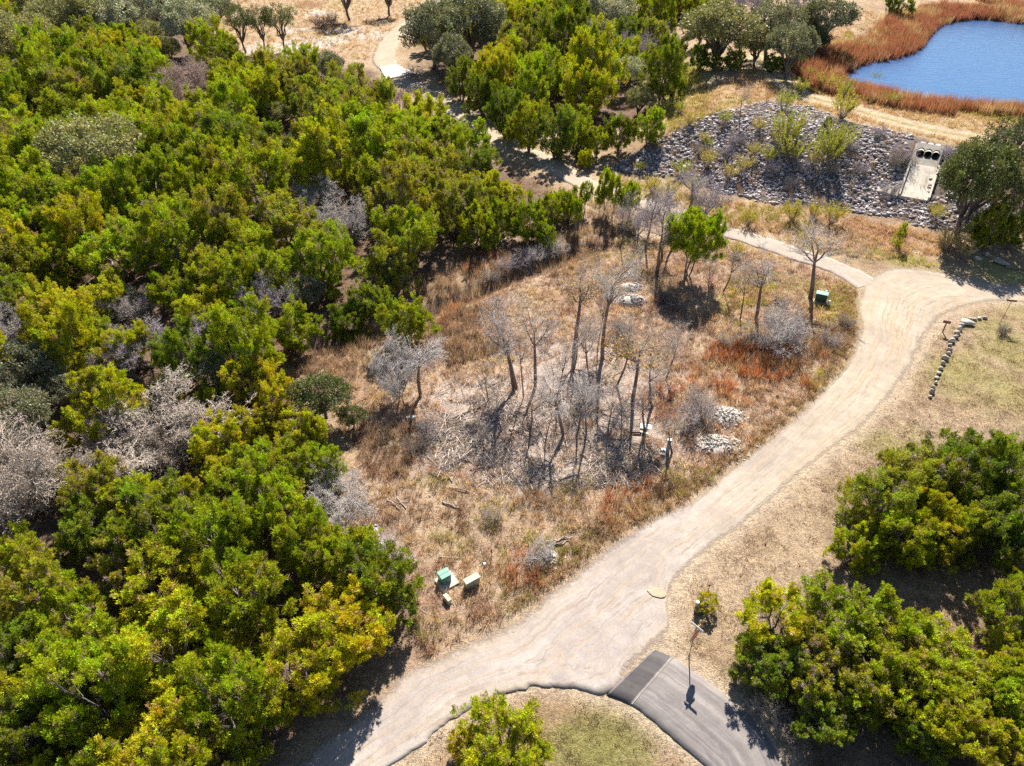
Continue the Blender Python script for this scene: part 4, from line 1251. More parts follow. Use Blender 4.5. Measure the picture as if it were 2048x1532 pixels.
# concrete slab where the track crosses the low ground
ss = [ground_at(a, b) for a, b in [(760,137),(789,131),(834,149),(772,160)]]
sb = Shape(); sb.prism([(p[0], p[1]) for p in ss], .02, .24)
tag(sb.build('crossing_slab', plain('bright_concrete', (.72, .66, .58), .8, .12, .8, dirt=(.5, .42, .33))), 'bright concrete slab where the far dirt track crosses low ground', 'slab')

# ------------------------------------------------------------------ boulders beside the gravel road
BLD = [hull(560 + i, 26, .75) for i in range(6)]
BLD_ME = [mesh_np('boulder', v, f) for v, f in BLD]
for m_ in BLD_ME: m_.materials.append(M['boulder'])
bl = [(1969,637,.55,.3),(1958,638,.5,.3),(1949,640,.5,.3),(1940,641,.5,.35),(1933,648,1.15,.55),(1923,652,.5,.4),(1919,660,.55,.5),(1914,668,.55,.45),(1911,676,.5,.45),(1903,684,.6,.5),(1899,691,.4,.3),(1898,702,.5,.45),(1896,709,.45,.35),(1889,719,.6,.55),(1885,729,.45,.45),(1881,739,.45,.35),(1877,748,.55,.3),(1873,757,.5,.25),(1871,767,.35,.3),(1866,776,.35,.3),(1863,786,.5,.5),(1860,795,.35,.25)]
boulders = []
for i, (a, b, s, h) in enumerate(bl):
    p = ground_at(a, b)
    o = link('boulder', BLD_ME[i % 6])
    o.location = (p[0], p[1], p[2] + h * .35); o.scale = (s * .55, s * .5, h * .75); o.rotation_euler = (random.uniform(-.2, .2), random.uniform(-.2, .2), random.random() * 6.28)
    boulders.append(o)
ordn = ['first', 'second', 'third', 'fourth', 'fifth', 'sixth', 'seventh', 'eighth', 'ninth', 'tenth', 'eleventh', 'twelfth', 'thirteenth', 'fourteenth', 'fifteenth', 'sixteenth', 'seventeenth', 'eighteenth', 'nineteenth', 'twentieth', 'twenty-first', 'twenty-second', 'twenty-third']
for i, o in enumerate(boulders):
    if i == 4: lab = 'big flat pale boulder, the largest of the curved stone row by the road'
    elif i == len(boulders) - 1: lab = 'small last boulder at the lawn end of the curved stone row'
    else: lab = '%s boulder of the curved stone row, counted from its road-side end' % ordn[i]
    tag(o, lab, 'boulder', 'boulders in a curved row beside the road')
# pale limestone blocks and logs by the bend under the oak
for i, (a, b, s, h, lab) in enumerate([(1955,520,.9,.5,'pale limestone block under the oak beside the bend'),(1972,512,.7,.5,'smaller pale limestone block behind the one beside the bend'),(2000,527,1.5,.5,'long pale limestone block between the oak and the fallen log'),(1942,507,.8,.5,'pale limestone block at the foot of the oak trunk')]):
    p = ground_at(a, b); o = link('limestone_block', BLD_ME[(i + 2) % 6]); o.location = (p[0], p[1], p[2] + h * .4); o.scale = (s * .6, s * .45, h * .7); o.rotation_euler[2] = i * 1.1
    tag(o, lab, 'boulder', 'limestone blocks by the bend')

# heaps of white rubble in the clearing
RUB = [hull(590 + i, 12, .6) for i in range(6)]
def rubble(a, b, rx, ry, hh, n, seed, label):
    c = ground_at(a, b); rg = np.random.default_rng(seed)
    root = empty('rubble_heap', (c[0], c[1], c[2]))
    u = rg.normal(size=(int(n * 1.7), 2)) * .55; u = u[np.hypot(*u.T) < 1.7]; u = u[fbm(u[:, 0] * rx, u[:, 1] * ry, .9, seed, 2) > .36]
    x, y = u[:, 0] * rx, u[:, 1] * ry
    prof = .75 * hh * np.maximum(0, 1 - np.hypot(*u.T) ** 2)
    z = hz(c[0] + x, c[1] + y) - c[2] + prof
    k = 24
    a_ = np.linspace(0, 2 * np.pi, k, endpoint=False)
    wob = 1 + .45 * (fbm(np.cos(a_) * 2, np.sin(a_) * 2, 1.0, seed, 3) - .5)
    rings = [np.column_stack([np.cos(a_) * rx * r * wob, np.sin(a_) * ry * r * wob, hz(c[0] + np.cos(a_) * rx * r, c[1] + np.sin(a_) * ry * r) - c[2] + hh * (1 - r * r) * .7 - .04 - .08 * (r > .95)]) for r in (1.0, .8, .6, .4, .2)]
    V = np.vstack(rings + [[[0, 0, hh * .7 - .04]]])
    F = [[j * k + i, j * k + (i + 1) % k, (j + 1) * k + (i + 1) % k] for j in range(4) for i in range(k)] + [[j * k + i, (j + 1) * k + (i + 1) % k, (j + 1) * k + i] for j in range(4) for i in range(k)] + [[4 * k + i, 4 * k + (i + 1) % k, 5 * k] for i in range(k)]
    link('mound', mesh_np('mound', V, np.array(F), smooth_shade=True), M['pale_rock'], root)
    st = heap('stones', np.column_stack([x, y, z]), .03 + .13 * rg.random(len(x)) ** 3, M['pale_rock'], seed, RUB)
    st.parent = root; st['kind'] = 'stuff'
    tag(root, label, 'rock pile', 'white rubble heaps')
rubble(1263, 575, 1.3, .9, .5, 220, 1, 'upper white rubble heap in front of the round topped juniper')
rubble(1262, 603, 1.7, 1.0, .8, 260, 2, 'lower white rubble heap with a dark hollow near the tall trees')
rubble(1450, 833, 1.6, 1.4, .6, 320, 3, 'white rubble heap among rusty grass above the gravel road')
rubble(1435, 890, 2.2, 1.3, .35, 420, 4, 'wide low white rubble spread beside the gravel road edge')
rubble(1101, 1114, .6, .7, .3, 120, 5, 'small white gravel mound by the silver shrub near the junction')
rubble(745, 1080, 1.0, 1.6, .15, 120, 6, 'pale rubble strip under silver brush at the wood edge')

# ------------------------------------------------------------------ utility boxes, posts and signs
M['green_paint'] = plain('green_enamel', (.07, .25, .19), .45, .15, 3, dirt=(.16, .30, .25))
M['dark_green'] = plain('dark_green_enamel', (.03, .085, .065), .4, .2, 3)
M['tan_paint'] = plain('weathered_tan', (.42, .42, .32), .7, .2, 4, dirt=(.30, .27, .22))
M['cream'] = plain('cream_plastic', (.58, .58, .34), .6, .12, 4)
M['white'] = plain('white_plastic', (.78, .77, .73), .55, .08, 5)
M['grey_box'] = plain('grey_plastic', (.36, .38, .42), .55, .12, 4)
M['steel'] = plain('galvanised_steel', (.28, .24, .22), .5, .2, 8, .5)
M['red'] = plain('red_sheeting', (.62, .02, .04), .4, .1, 4)
M['maroon'] = plain('dark_red_plastic', (.22, .03, .04), .6, .15, 5)
M['wood'] = plain('brown_post_wood', (.20, .10, .06), .8, .3, 7)
M['sign_white'] = plain('white_sheeting', (.85, .84, .80), .4, .05, 4)
M['sign_yellow'] = plain('ochre_blade', (.60, .36, .10), .5, .1, 5)
M['orange'] = plain('rusty_orange', (.50, .20, .09), .8, .3, 6)

def at_box(name, px, py, rz):
    p = ground_at(px, py)
    return empty(name, p, rz)

t = at_box('transformer_box', 890, 1163, math.radians(34))
Shape().box((.06, -.12, .06), (1.15, 1.05, .16), bevel=.015).build('pad', M['concrete'], t)
Shape().box((0, .02, .42), (.62, .58, .58), bevel=.02).build('cabinet', M['green_paint'], t)
l_ = Shape().box((0, .02, .745), (.70, .66, .07), bevel=.02).build('lid', M['green_paint'], t)
Shape().box((0, .02, .785), (.66, .02, .012)).build('lid_seam', M['dark_green'], l_)
Shape().box((0, -.285, .40), (.50, .02, .44), bevel=.006).build('door', M['green_paint'], t)
Shape().box((.12, -.31, .42), (.05, .04, .11), bevel=.01).build('handle', M['steel'], t)
tag(t, 'green steel transformer box on a pale concrete pad in dry grass', 'utility box')
t = at_box('utility_cabinet', 944, 1170, math.radians(34))
Shape().box((0, 0, .30), (.92, .36, .62), bevel=.015).build('cabinet', M['tan_paint'], t)
Shape().box((0, 0, .64), (1.0, .44, .06), bevel=.015).build('lid', M['tan_paint'], t)
for sx in (-.22, .22): Shape().box((sx, -.185, .32), (.38, .02, .44), bevel=.006).build('door', M['tan_paint'], t)
Shape().box((0, -.2, .34), (.03, .03, .12), bevel=.006).build('handle', M['steel'], t)
Shape().box((.25, 0, .675), (.12, .04, .012)).box((-.2, .05, .675), (.10, .03, .012)).build('lid_latch', M['steel'], t)
tag(t, 'long weathered tan utility cabinet right of the green transformer box', 'utility box')
t = at_box('cable_pedestal', 895, 1202, math.radians(-52))
Shape().box((0, 0, .17), (.54, .22, .36), bevel=.03).build('cover', M['cream'], t)
Shape().box((0, 0, .36), (.56, .24, .04), bevel=.015).build('cap', M['cream'], t)
Shape().box((0, 0, .03), (.60, .28, .07), bevel=.01).build('base', M['tan_paint'], t)
tag(t, 'low cream cable pedestal in front of the green transformer box', 'utility box')
t = at_box('pipe_cap', 969, 1133, 0)
Shape().tube((0, 0, -.05), (0, 0, .26), .06, .06, 14).build('pipe', M['white'], t)
Shape().tube((0, 0, .26), (0, 0, .32), .085, .075, 16).build('cap', M['white'], t)
tag(t, 'short white capped pipe standing above the tan utility cabinet', 'pipe')
t = at_box('marker_post', 983, 1118, 0)
Shape().tube((0, 0, -.05), (0, 0, .75), .022, .022, 8).build('post', M['steel'], t)
Shape().box((0, 0, .82), (.10, .035, .26), bevel=.01).build('marker', M['maroon'], t)
tag(t, 'thin marker post with a dark red top right of the white pipe', 'marker post')
t = at_box('survey_stake', 880, 1114, .1)
Shape().tube((0, 0, -.02), (.02, .05, .28), .025, .025, 8).build('peg', M['white'], t)
Shape().tube((.02, 0, .04), (1.15, -.22, .05), .022, .018, 8).build('fallen_bar', M['white'], t)
tag(t, 'white stake with a fallen bar in grass behind the green transformer', 'stake')
# grey pedestal in the clearing, boards and scrap beside it
t = at_box('meter_pedestal', 1334, 905, math.radians(-15))
Shape().box((.03, 0, .62), (.26, .22, 1.25), bevel=.02).build('cabinet', M['grey_box'], t)
Shape().box((.03, 0, 1.27), (.30, .26, .07), bevel=.02).build('lid', M['white'], t)
Shape().box((.03, -.118, .70), (.20, .015, .7), bevel=.004).build('door', M['grey_box'], t)
Shape().box((-.30, -.18, .30), (.34, .26, .24), bevel=.015).build('side_box', M['grey_box'], t)
Shape().box((-.30, -.18, .425), (.16, .12, .012)).build('side_cover', M['dark_green'], t)
tag(t, 'upright grey meter pedestal with a small side box under a thin tree', 'utility box')
b = Shape().box((0, 0, .07), (.85, .5, .035), bevel=.006).build('white_board', M['white'], None, ground_at(1291, 854))
b.rotation_euler = (.12, .05, -.1)
tag(b, 'flat white board lying beside the ochre-leaved tree trunk', 'board')
t = at_box('plank_stack', 1275, 868, math.radians(-8))
Shape().box((0, 0, .09), (1.0, .22, .05), bevel=.008).build('plank', M['wood'], t)
Shape().box((.05, .14, .16), (1.1, .2, .05), RZ(.15), bevel=.008).build('plank', M['bark'], t)
Shape().box((.5, .0, .20), (.7, .18, .05), RZ(-.3), bevel=.008).build('plank', M['tan_paint'], t)
tag(t, 'dark planks piled at the foot of the ochre-leaved tree', 'planks')
t = at_box('pale_stone_slab', 822, 838, .4)
v, f = hull(611, 22, .5)
link('stone', mesh_np('stone', v * np.array([.62, .45, .35]) + np.array([0, 0, .08]), f), M['boulder'], t)
tag(t, 'flat pale stone in shade left of the stick pile', 'boulder')
# transformer by the bend, with its post and cap
t = at_box('transformer_box', 1640, 603, math.radians(-24))
Shape().box((0, 0, .05), (1.25, .95, .14), bevel=.015).build('pad', M['concrete'], t)
Shape().box((0, 0, .50), (1.02, .62, .80), bevel=.02).build('cabinet', M['dark_green'], t)
Shape().box((0, -.02, .94), (1.10, .72, .08), bevel=.02).build('lid', M['green_paint'], t)
for sx in (-.25, .25): Shape().box((sx, -.322, .48), (.46, .02, .66), bevel=.006).build('door', M['dark_green'], t)
Shape().box((.0, -.345, .5), (.04, .04, .14), bevel=.008).build('handle', M['steel'], t)
tag(t, 'dark green transformer box under the leafless tree near the bend', 'utility box')
t = at_box('white_post', 1656, 612, 0)
Shape().tube((0, 0, -.05), (0, 0, .55), .10, .10, 14).build('post', M['white'], t)
Shape().tube((0, 0, .55), (0, 0, .60), .11, .09, 14).build('cap', M['white'], t)
tag(t, 'stout white post right of the dark green transformer box', 'post')
t = at_box('pipe_cap', 1651, 588, 0)
Shape().tube((0, 0, -.05), (0, 0, .30), .07, .07, 14).build('pipe', M['white'], t)
Shape().tube((0, 0, .30), (0, 0, .36), .095, .085, 16).build('cap', M['white'], t)
tag(t, 'short white capped pipe behind the dark green transformer box', 'pipe')
# bollard and little dark bird house by the golden shrub
t = at_box('white_bollard', 1391, 1221, 0)
Shape().tube((0, 0, -.05), (0, 0, .78), .105, .105, 18).build('post', M['grey_box'], t)
Shape().tube((0, 0, .78), (0, 0, .86), .11, .10, 18).build('cap', M['white'], t)
tag(t, 'grey bollard with a white cap left of the small golden juniper', 'bollard')
t = at_box('marker_post', 1412, 1196, 0)
Shape().tube((0, 0, -.05), (0, 0, 1.15), .02, .02, 8).build('post', M['steel'], t)
Shape().box((0, 0, 1.22), (.12, .05, .18), bevel=.015).build('marker', M['maroon'], t)
tag(t, 'dark red topped marker post behind the small golden juniper', 'marker post')

# stop sign with two street blades
def octagon(r): return [(r * math.cos(math.pi / 8 + k * math.pi / 4), r * math.sin(math.pi / 8 + k * math.pi / 4)) for k in range(8)]
p = ground_at(1378, 1311)
t = empty('stop_sign', p, math.radians(42))            # its face looks down the asphalt
UP = Matrix.Rotation(math.pi / 2, 4, 'X')
Shape().box((0, 0, 1.30), (.055, .035, 2.8)).build('post', M['steel'], t)
pl = Shape().prism(octagon(.41), -.006, .006, Matrix.Translation((0, -.032, 2.02)) @ UP).build('plate', M['sign_white'], t)
Shape().prism(octagon(.385), -.003, .003, Matrix.Translation((0, -.042, 2.02)) @ UP).build('face', M['red'], pl)
fc = bpy.data.curves.new('lettering', 'FONT'); fc.body = 'STOP'; fc.size = .30; fc.align_x = 'CENTER'; fc.align_y = 'CENTER'; fc.extrude = .002
fo = bpy.data.objects.new('lettering_curve', fc)
C.objects.link(fo); bpy.context.view_layer.update()
lm = bpy.data.meshes.new_from_object(fo.evaluated_get(bpy.context.evaluated_depsgraph_get()))
bpy.data.objects.remove(fo)
lm.materials.clear()
lo_ = link('lettering', lm, M['sign_white'], pl); lo_.matrix_local = Matrix.Translation((0, -.049, 2.02)) @ UP
Shape().box((0, 0, 2.53), (.76, .014, .17)).build('street_blade', M['sign_yellow'], t)
Shape().box((0, 0, 2.74), (.014, .80, .17)).build('street_blade', M['sign_white'], t)
Shape().box((0, 0, 2.635), (.05, .05, .07)).build('bracket', M['steel'], t)
tag(t, 'red stop sign on a thin post with two street blades at the junction', 'stop sign')
# address board and street sign on the lawn by the stone row
t = at_box('address_post', 1885, 664, math.radians(-22))
Shape().box((0, 0, .50), (.10, .10, 1.1), bevel=.01).build('post', M['wood'], t)
Shape().box((0, -.02, 1.10), (.62, .10, .26), bevel=.012).build('board', M['wood'], t)
tag(t, 'short brown wooden post with a plain board above the stone row', 'sign')
t = at_box('street_sign', 1999, 648, math.radians(-10))
Shape().tube((0, 0, -.1), (.06, 0, 2.45), .028, .028, 8).build('pole', M['steel'], t)
Shape().box((.06, 0, 2.50), (.85, .03, .17)).build('street_blade', M['wood'], t)
tag(t, 'tall thin pole with a single dark blade above the lawn', 'sign')

# ------------------------------------------------------------------ felled logs and brush in the clearing
def logs(spec):
    for i, (x0, y0, x1, y1, r, tone, lab) in enumerate(spec):
        a, b = ground_at(x0, y0), ground_at(x1, y1)
        a[2] += r * .9; b[2] += r * .9
        rg = np.random.default_rng(700 + i)
        r *= .78
        P, R = limb(rg, a, b, r, r * .6, 6, .06)
        P[:, 2] = np.maximum(P[:, 2], hz(P[:, 0], P[:, 1]) + r * .7)
        V, F = path_tubes([(P, R)], 7)
        P2, R2 = limb(rg, P[4], P[4] + np.array([rg.normal() * .35, rg.normal() * .35, .12]), r * .5, r * .25, 3, .1)
        V, F = merge([(V, F), path_tubes([(P2, R2)], 5)])
        o = link('log', mesh_np('log', V - P[0], F, np.tile(.85 + .3 * rg.random((len(V), 1)), (1, 3))), M['stick'], None, P[0])
        o.color = (*tone, 1)
        tag(o, lab, 'log', 'felled logs')
LT, LG, LD = (.44, .345, .275), (.36, .315, .295), (.22, .165, .14)
logs([(905,838,960,815,.10,LT,'pale log across the left stick pile'),(960,872,1000,845,.09,LT,'tan log below the dark hollow of the stick pile'),(985,845,1020,812,.10,LG,'grey log leaning right of the dark hollow'),
      (855,915,905,965,.08,LG,'grey log slanting below the stick pile on the left'),(1020,868,1062,855,.08,LT,'short tan log left of the forked tall tree shadow'),(1018,860,1065,872,.07,LD,'dark log crossing under the forked tree shadow'),
      (985,770,1012,758,.06,LG,'thin grey log on the pale ground behind the stick pile'),(1250,940,1300,965,.09,LT,'tan log below the dark planks'),(1220,935,1265,955,.07,LG,'grey log left of the tan log below the planks'),
      (1200,975,1245,950,.06,LT,'thin pale log pointing at the planks from below'),(885,1005,925,1020,.08,LG,'grey log by itself in the lower left grass'),(898,975,940,985,.07,LT,'tan log above the lone grey log'),
      (775,1000,800,1020,.09,LG,'thick grey log in the small heap left of the lower grass'),(795,995,812,1018,.08,LG,'shorter grey log in the small heap on the left'),(770,1012,815,1005,.06,LD,'dark log across the small heap on the left'),
      (1090,1085,1145,1075,.08,LT,'upper pale log of the heap above the white mound'),(1095,1095,1140,1082,.07,LG,'middle grey log of the heap above the white mound'),(1100,1100,1125,1085,.06,LD,'lower dark log of the heap above the white mound'),
      (1405,905,1450,880,.05,LD,'thin dark branch lying over the wide white rubble'),(1392,925,1425,898,.04,LD,'thin dark branch at the left rim of the wide rubble'),(823,850,850,868,.06,LG,'pale pole in the shade by the leaning trees'),(1120,960,1165,945,.07,LG,'grey log below the thin trees'),
      (1085,955,1110,925,.07,LT,'tan log below the tall pale trunk'),(940,940,985,930,.06,LT,'thin tan log above the dry tuft'),(2010,535,2070,545,.16,LD,'thick dark fallen log at the right edge by the bend'),(1775,72,1800,45,.22,LG,'pale fallen trunk on the far shore of the pond'),
      (1640,72,1690,78,.15,LG,'pale thin log at the reed edge left of the pond')])

def brush(name, polys, n, seed, lmin, lmax, r0, r1, tones, lift, label=None, root=None):
    rg = np.random.default_rng(seed)
    pts = []
    for poly, share in polys:
        m = int(n * share); lo, hi = poly.min(0), poly.max(0)
        Q = rg.uniform(lo, hi, size=(m * 6, 2)); Q = Q[inside(Q, poly)]
        k = fbm(Q[:, 0], Q[:, 1], 2.5, seed, 2)
        Q = Q[k > rg.uniform(.3, .62, len(Q))][:m]
        pts.append(Q)
    Q = np.vstack(pts); m = len(Q)
    a = rg.random(m) * 6.28; L = lmin + (lmax - lmin) * rg.random(m) ** 2.2
    d = np.column_stack([np.cos(a), np.sin(a)]) * (L / 2)[:, None]
    A, B = Q - d, Q + d
    za = hz(A[:, 0], A[:, 1]) + rg.random(m) * lift + .02; zb = hz(B[:, 0], B[:, 1]) + rg.random(m) * lift + .02
    R = r0 + (r1 - r0) * rg.random(m) ** 2
    V, F = tubes(np.column_stack([A, za]), np.column_stack([B, zb]), R, R * .6, 4)
    cc = np.array(tones)[rg.integers(0, len(tones), m)] * (.75 + .5 * rg.random((m, 1)))
    o = link(name, mesh_np(name, V, F, np.repeat(cc, 8, 0)), M['stick'])
    return tag(o, kind='stuff')
PILE = region([(860,800),(960,790),(1040,810),(1050,860),(960,890),(870,880)])
PILE2 = region([(860,880),(1000,890),(1080,900),(1100,960),(960,980),(880,960)])
PILE3 = region([(1180,880),(1300,870),(1330,930),(1270,980),(1180,970)])
PILE4 = region([(650,1000),(720,960),(760,1080),(820,1120),(760,1150),(690,1090)])
PILE5 = region([(1010,560),(1060,525),(1120,515),(1110,545),(1040,565)])
brush('brush_sticks', [(PILE, .26), (PILE2, .16), (PILE3, .14), (debris_poly, .36), (PILE4, .04), (PILE5, .04)], 4600, 31, .25, 1.9, .010, .040, [(.52, .42, .35), (.44, .37, .33), (.34, .27, .24), (.58, .49, .41)], .22)
brush('fallen_twigs', [(clear_poly, .5), (forest_l, .5)], 3600, 32, .3, 1.6, .008, .022, [(.42, .35, .31), (.34, .26, .22), (.50, .43, .38)], .12)

# ------------------------------------------------------------------ grass, weeds and reeds (uncountable: one object per kind)
def make_tuft(seed, n, h, spread, lean, w, seg=2, curl=.5):
    rg = np.random.default_rng(seed)
    a = rg.random(n) * 6.28; r = spread * np.sqrt(rg.random(n))
    base = np.column_stack([np.cos(a) * r, np.sin(a) * r, np.full(n, -.03)])
    b = a + rg.normal(size=n) * .8
    ln = lean * (.4 + .9 * rg.random(n))
    d = unit(np.column_stack([np.cos(b) * ln, np.sin(b) * ln, np.ones(n)]))
    H = h * (.55 + .6 * rg.random(n))
    side = np.column_stack([-np.sin(b + rg.normal(size=n)), np.cos(b + rg.normal(size=n)), np.zeros(n)])
    mid = base + d * (H * .55)[:, None]
    d2 = unit(d + np.column_stack([np.cos(b), np.sin(b), np.full(n, -.35)]) * curl * rg.random((n, 1)))
    tip = mid + d2 * (H * .5)[:, None]
    W = (w * (.6 + .8 * rg.random(n)))[:, None]
    V = np.stack([base - side * W * .5, base + side * W * .5, mid + side * W * .45, mid - side * W * .45, tip], 1).reshape(-1, 3)
    i = np.arange(n)[:, None] * 5
    F = np.vstack([i + np.array([[0, 1, 2]]), i + np.array([[0, 2, 3]]), i + np.array([[3, 2, 4]])])
    c = np.repeat((.7 + .6 * rg.random((n, 1))) * (1 + rg.normal(size=(n, 3)) * .05), 5, 0)
    return mesh_np('tuft', V, F, c)

def scatter(name, Q, scale, tint, protos, seed, zoff=0.0):
    """one object: instances of a few tufts on surveyed ground points"""
    rg = np.random.default_rng(seed)
    n = len(Q)
    me = bpy.data.meshes.new(name)
    me.vertices.add(n)
    me.vertices.foreach_set('co', np.column_stack([Q, hz(Q[:, 0], Q[:, 1]) + zoff]).astype(np.float32).ravel())
    for nm, ty, key, val in (('scl', 'FLOAT', 'value', scale), ('rot', 'FLOAT_VECTOR', 'vector', np.column_stack([rg.normal(size=(n, 2)) * .12, rg.random(n) * 6.28])),
                             ('tint', 'FLOAT_COLOR', 'color', np.column_stack([tint, np.ones(n)])), ('pick', 'INT', 'value', rg.integers(0, len(protos), n))):
        a = me.attributes.new(nm, ty, 'POINT')
        a.data.foreach_set(key, np.asarray(val, np.int32 if ty == 'INT' else np.float32).ravel())
    me.update()
    o = link(name, me, M['grass'])
    ng = bpy.data.node_groups.new(name, 'GeometryNodeTree')
    ng.interface.new_socket('Geometry', in_out='INPUT', socket_type='NodeSocketGeometry')
    ng.interface.new_socket('Geometry', in_out='OUTPUT', socket_type='NodeSocketGeometry')
    gi = ng.nodes.new('NodeGroupInput'); go = ng.nodes.new('NodeGroupOutput'); jn = ng.nodes.new('GeometryNodeJoinGeometry')
    def attr(nm, dt):
        a = ng.nodes.new('GeometryNodeInputNamedAttribute'); a.data_type = dt; a.inputs['Name'].default_value = nm
        return a.outputs['Attribute']
    scl, rot, pick = attr('scl', 'FLOAT'), attr('rot', 'FLOAT_VECTOR'), attr('pick', 'INT')
    e2r = ng.nodes.new('FunctionNodeEulerToRotation'); ng.links.new(rot, e2r.inputs[0])
    for k, pm in enumerate(protos):
        if len(pm.materials) == 0: pm.materials.append(M['grass'])
        po = bpy.data.objects.new('tuft', pm)
        oi = ng.nodes.new('GeometryNodeObjectInfo'); oi.inputs['Object'].default_value = po
        oi.inputs['As Instance'].default_value = True
        cmp_ = ng.nodes.new('FunctionNodeCompare'); cmp_.data_type = 'INT'; cmp_.operation = 'EQUAL'
        ng.links.new(pick, cmp_.inputs[2]); cmp_.inputs[3].default_value = k
        ip = ng.nodes.new('GeometryNodeInstanceOnPoints')
        ng.links.new(gi.outputs[0], ip.inputs['Points']); ng.links.new(cmp_.outputs[0], ip.inputs['Selection'])
        ng.links.new(oi.outputs['Geometry'], ip.inputs['Instance']); ng.links.new(e2r.outputs[0], ip.inputs['Rotation']); ng.links.new(scl, ip.inputs['Scale'])
        ng.links.new(ip.outputs[0], jn.inputs[0])
    ng.links.new(jn.outputs[0], go.inputs[0])
    md = o.modifiers.new('scatter', 'NODES'); md.node_group = ng
    return tag(o, kind='stuff')

def road_gap(Q):
    return np.minimum(np.where(inside(Q, road_poly), -1, dist_poly(Q, road_poly)), np.where(inside(Q, asph_poly), -1, dist_poly(Q, asph_poly)))

def sprinkle(poly, dens, seed, margin=.15, track_clear=1.7):
    rg = np.random.default_rng(seed)
    lo, hi = poly.min(0), poly.max(0)
    n = int((hi - lo).prod() * dens)
    Q = rg.uniform(lo, hi, size=(n, 2))
    Q = Q[inside(Q, poly)]
    Q = Q[road_gap(Q) > margin + .35 * rg.random(len(Q)) ** 2]
    return Q[dist_poly(Q, track_flat, False) > track_clear]

TUFT = [make_tuft(800 + i, 26, .62, .30, .65, .028) for i in range(5)]
WEED = [make_tuft(820 + i, 22, 1.0, .25, .30, .022, curl=.2) for i in range(4)]
LOW = [make_tuft(840 + i, 40, .16, .42, 1.0, .022) for i in range(4)]
REED = [make_tuft(860 + i, 22, 2.0, .40, .14, .045, curl=.15) for i in range(4)]

def blend_tint(Q, base, seed, opts):
    t = np.tile(np.array(base, float), (len(Q), 1))
    rg = np.random.default_rng(seed)
    for k, (c, scale, lo_, hi_) in enumerate(opts):
        w = smooth(lo_, hi_, fbm(Q[:, 0], Q[:, 1], scale, seed + 13 * k, 3) + rg.normal(size=len(Q)) * .06)[:, None]
        t = t * (1 - w) + np.array(c) * w
    return t * (.72 + .56 * rg.random((len(Q), 1)))

STRAWS = [((.64, .49, .32), 3.0, .50, .62), ((.36, .225, .175), 2.2, .52, .66), ((.54, .39, .335), 4.0, .52, .64), ((.46, .42, .15), 4.5, .68, .78)]
Q = sprinkle(clear_poly, 7.5, 901, .05)
kd = smooth(-1, 2, sdist(Q, debris_poly))
Q = Q[np.random.default_rng(1).random(len(Q)) > kd * .72]
scatter('dry_grass', Q, .32 + .68 * np.random.default_rng(2).random(len(Q)) ** 1.5, blend_tint(Q, (.54, .365, .235), 903, STRAWS), TUFT, 905)
RUST = region([(1425,690),(1500,670),(1640,690),(1665,740),(1600,815),(1520,830),(1440,795),(1380,745)])
Q = sprinkle(RUST, 5.0, 911); Q = Q[fbm(Q[:, 0], Q[:, 1], 2.6, 912, 2) > .47]
rest_r = np.vstack([sprinkle(region(q), 2.4, 915 + i) for i, q in enumerate([[(1180,1010),(1290,960),(1330,990),(1220,1060)],[(980,1120),(1060,1100),(1090,1180),(1010,1210)],[(880,600),(930,590),(920,640),(870,660)],[(930,500),(1000,500),(990,550),(930,545)],[(1250,790),(1400,760),(1420,850),(1330,870)]])])
Q = np.vstack([Q, rest_r])
scatter('rusty_bluestem', Q, .6 + .6 * np.random.default_rng(3).random(len(Q)), blend_tint(Q, (.42, .165, .085), 917, [((.46, .27, .15), 2.0, .5, .65)]), WEED, 919)
BROWNW = region([(850,650),(930,612),(1000,590),(1010,640),(1000,700),(900,730),(850,700)])
Q = np.vstack([sprinkle(BROWNW, 6.0, 921), sprinkle(region([(1060,520),(1200,490),(1200,540),(1100,560)]), 3.0, 922), sprinkle(region([(560,700),(700,690),(760,690),(720,760),(640,780)]), 4.0, 923), sprinkle(region([(720,850),(830,850),(820,950),(720,950)]), 4.0, 924), sprinkle(region([(1600,690),(1700,640),(1700,700),(1640,760)]), 2.5, 925)])
Q = np.vstack([Q, sprinkle(riprap_poly, .55, 926), sprinkle(region([(820,575),(930,500),(1090,480),(1190,450),(1150,500),(1090,535),(980,570),(880,615)]), 4.0, 928), sprinkle(region([(1130,400),(1200,395),(1300,440),(1250,490),(1150,480)]), 2.5, 930)])
scatter('brown_weeds', Q, .6 + .5 * np.random.default_rng(4).random(len(Q)), blend_tint(Q, (.27, .185, .145), 927, [((.38, .28, .20), 1.5, .5, .65)]), WEED, 929)
# verges of both roads, banks, far clearing
VERGE = np.vstack([road_l[96:368] + unit(road_l[96:368] - road_r[96:368]) * .2, (road_l[96:368] + unit(road_l[96:368] - road_r[96:368]) * 2.2)[::-1]])
Q = sprinkle(VERGE, 10, 931, -.05)
scatter('verge_grass', Q, .35 + .5 * np.random.default_rng(5).random(len(Q)), blend_tint(Q, (.42, .30, .17), 933, [((.50, .38, .22), 2, .5, .6), ((.35, .33, .10), 4, .6, .7), ((.24, .16, .11), 2, .55, .7)]), TUFT, 935)
lawnp = sprinkle(LAWN, 4.5, 941, .5); lawnp2 = sprinkle(LAWN2, 5, 942, .4)
Q = np.vstack([lawnp, lawnp2]); Q = Q[(Q[:, 1] > 10) & (np.abs(Q[:, 0]) < 75) & (fbm(Q[:, 0], Q[:, 1], 1.4, 943, 2) > .36)]
scatter('lawn_grass', Q, .5 + .7 * np.random.default_rng(6).random(len(Q)), blend_tint(Q, (.34, .235, .14), 945, [((.31, .28, .09), 4.5, .60, .70), ((.22, .14, .085), 1.6, .5, .62)]), LOW, 947)
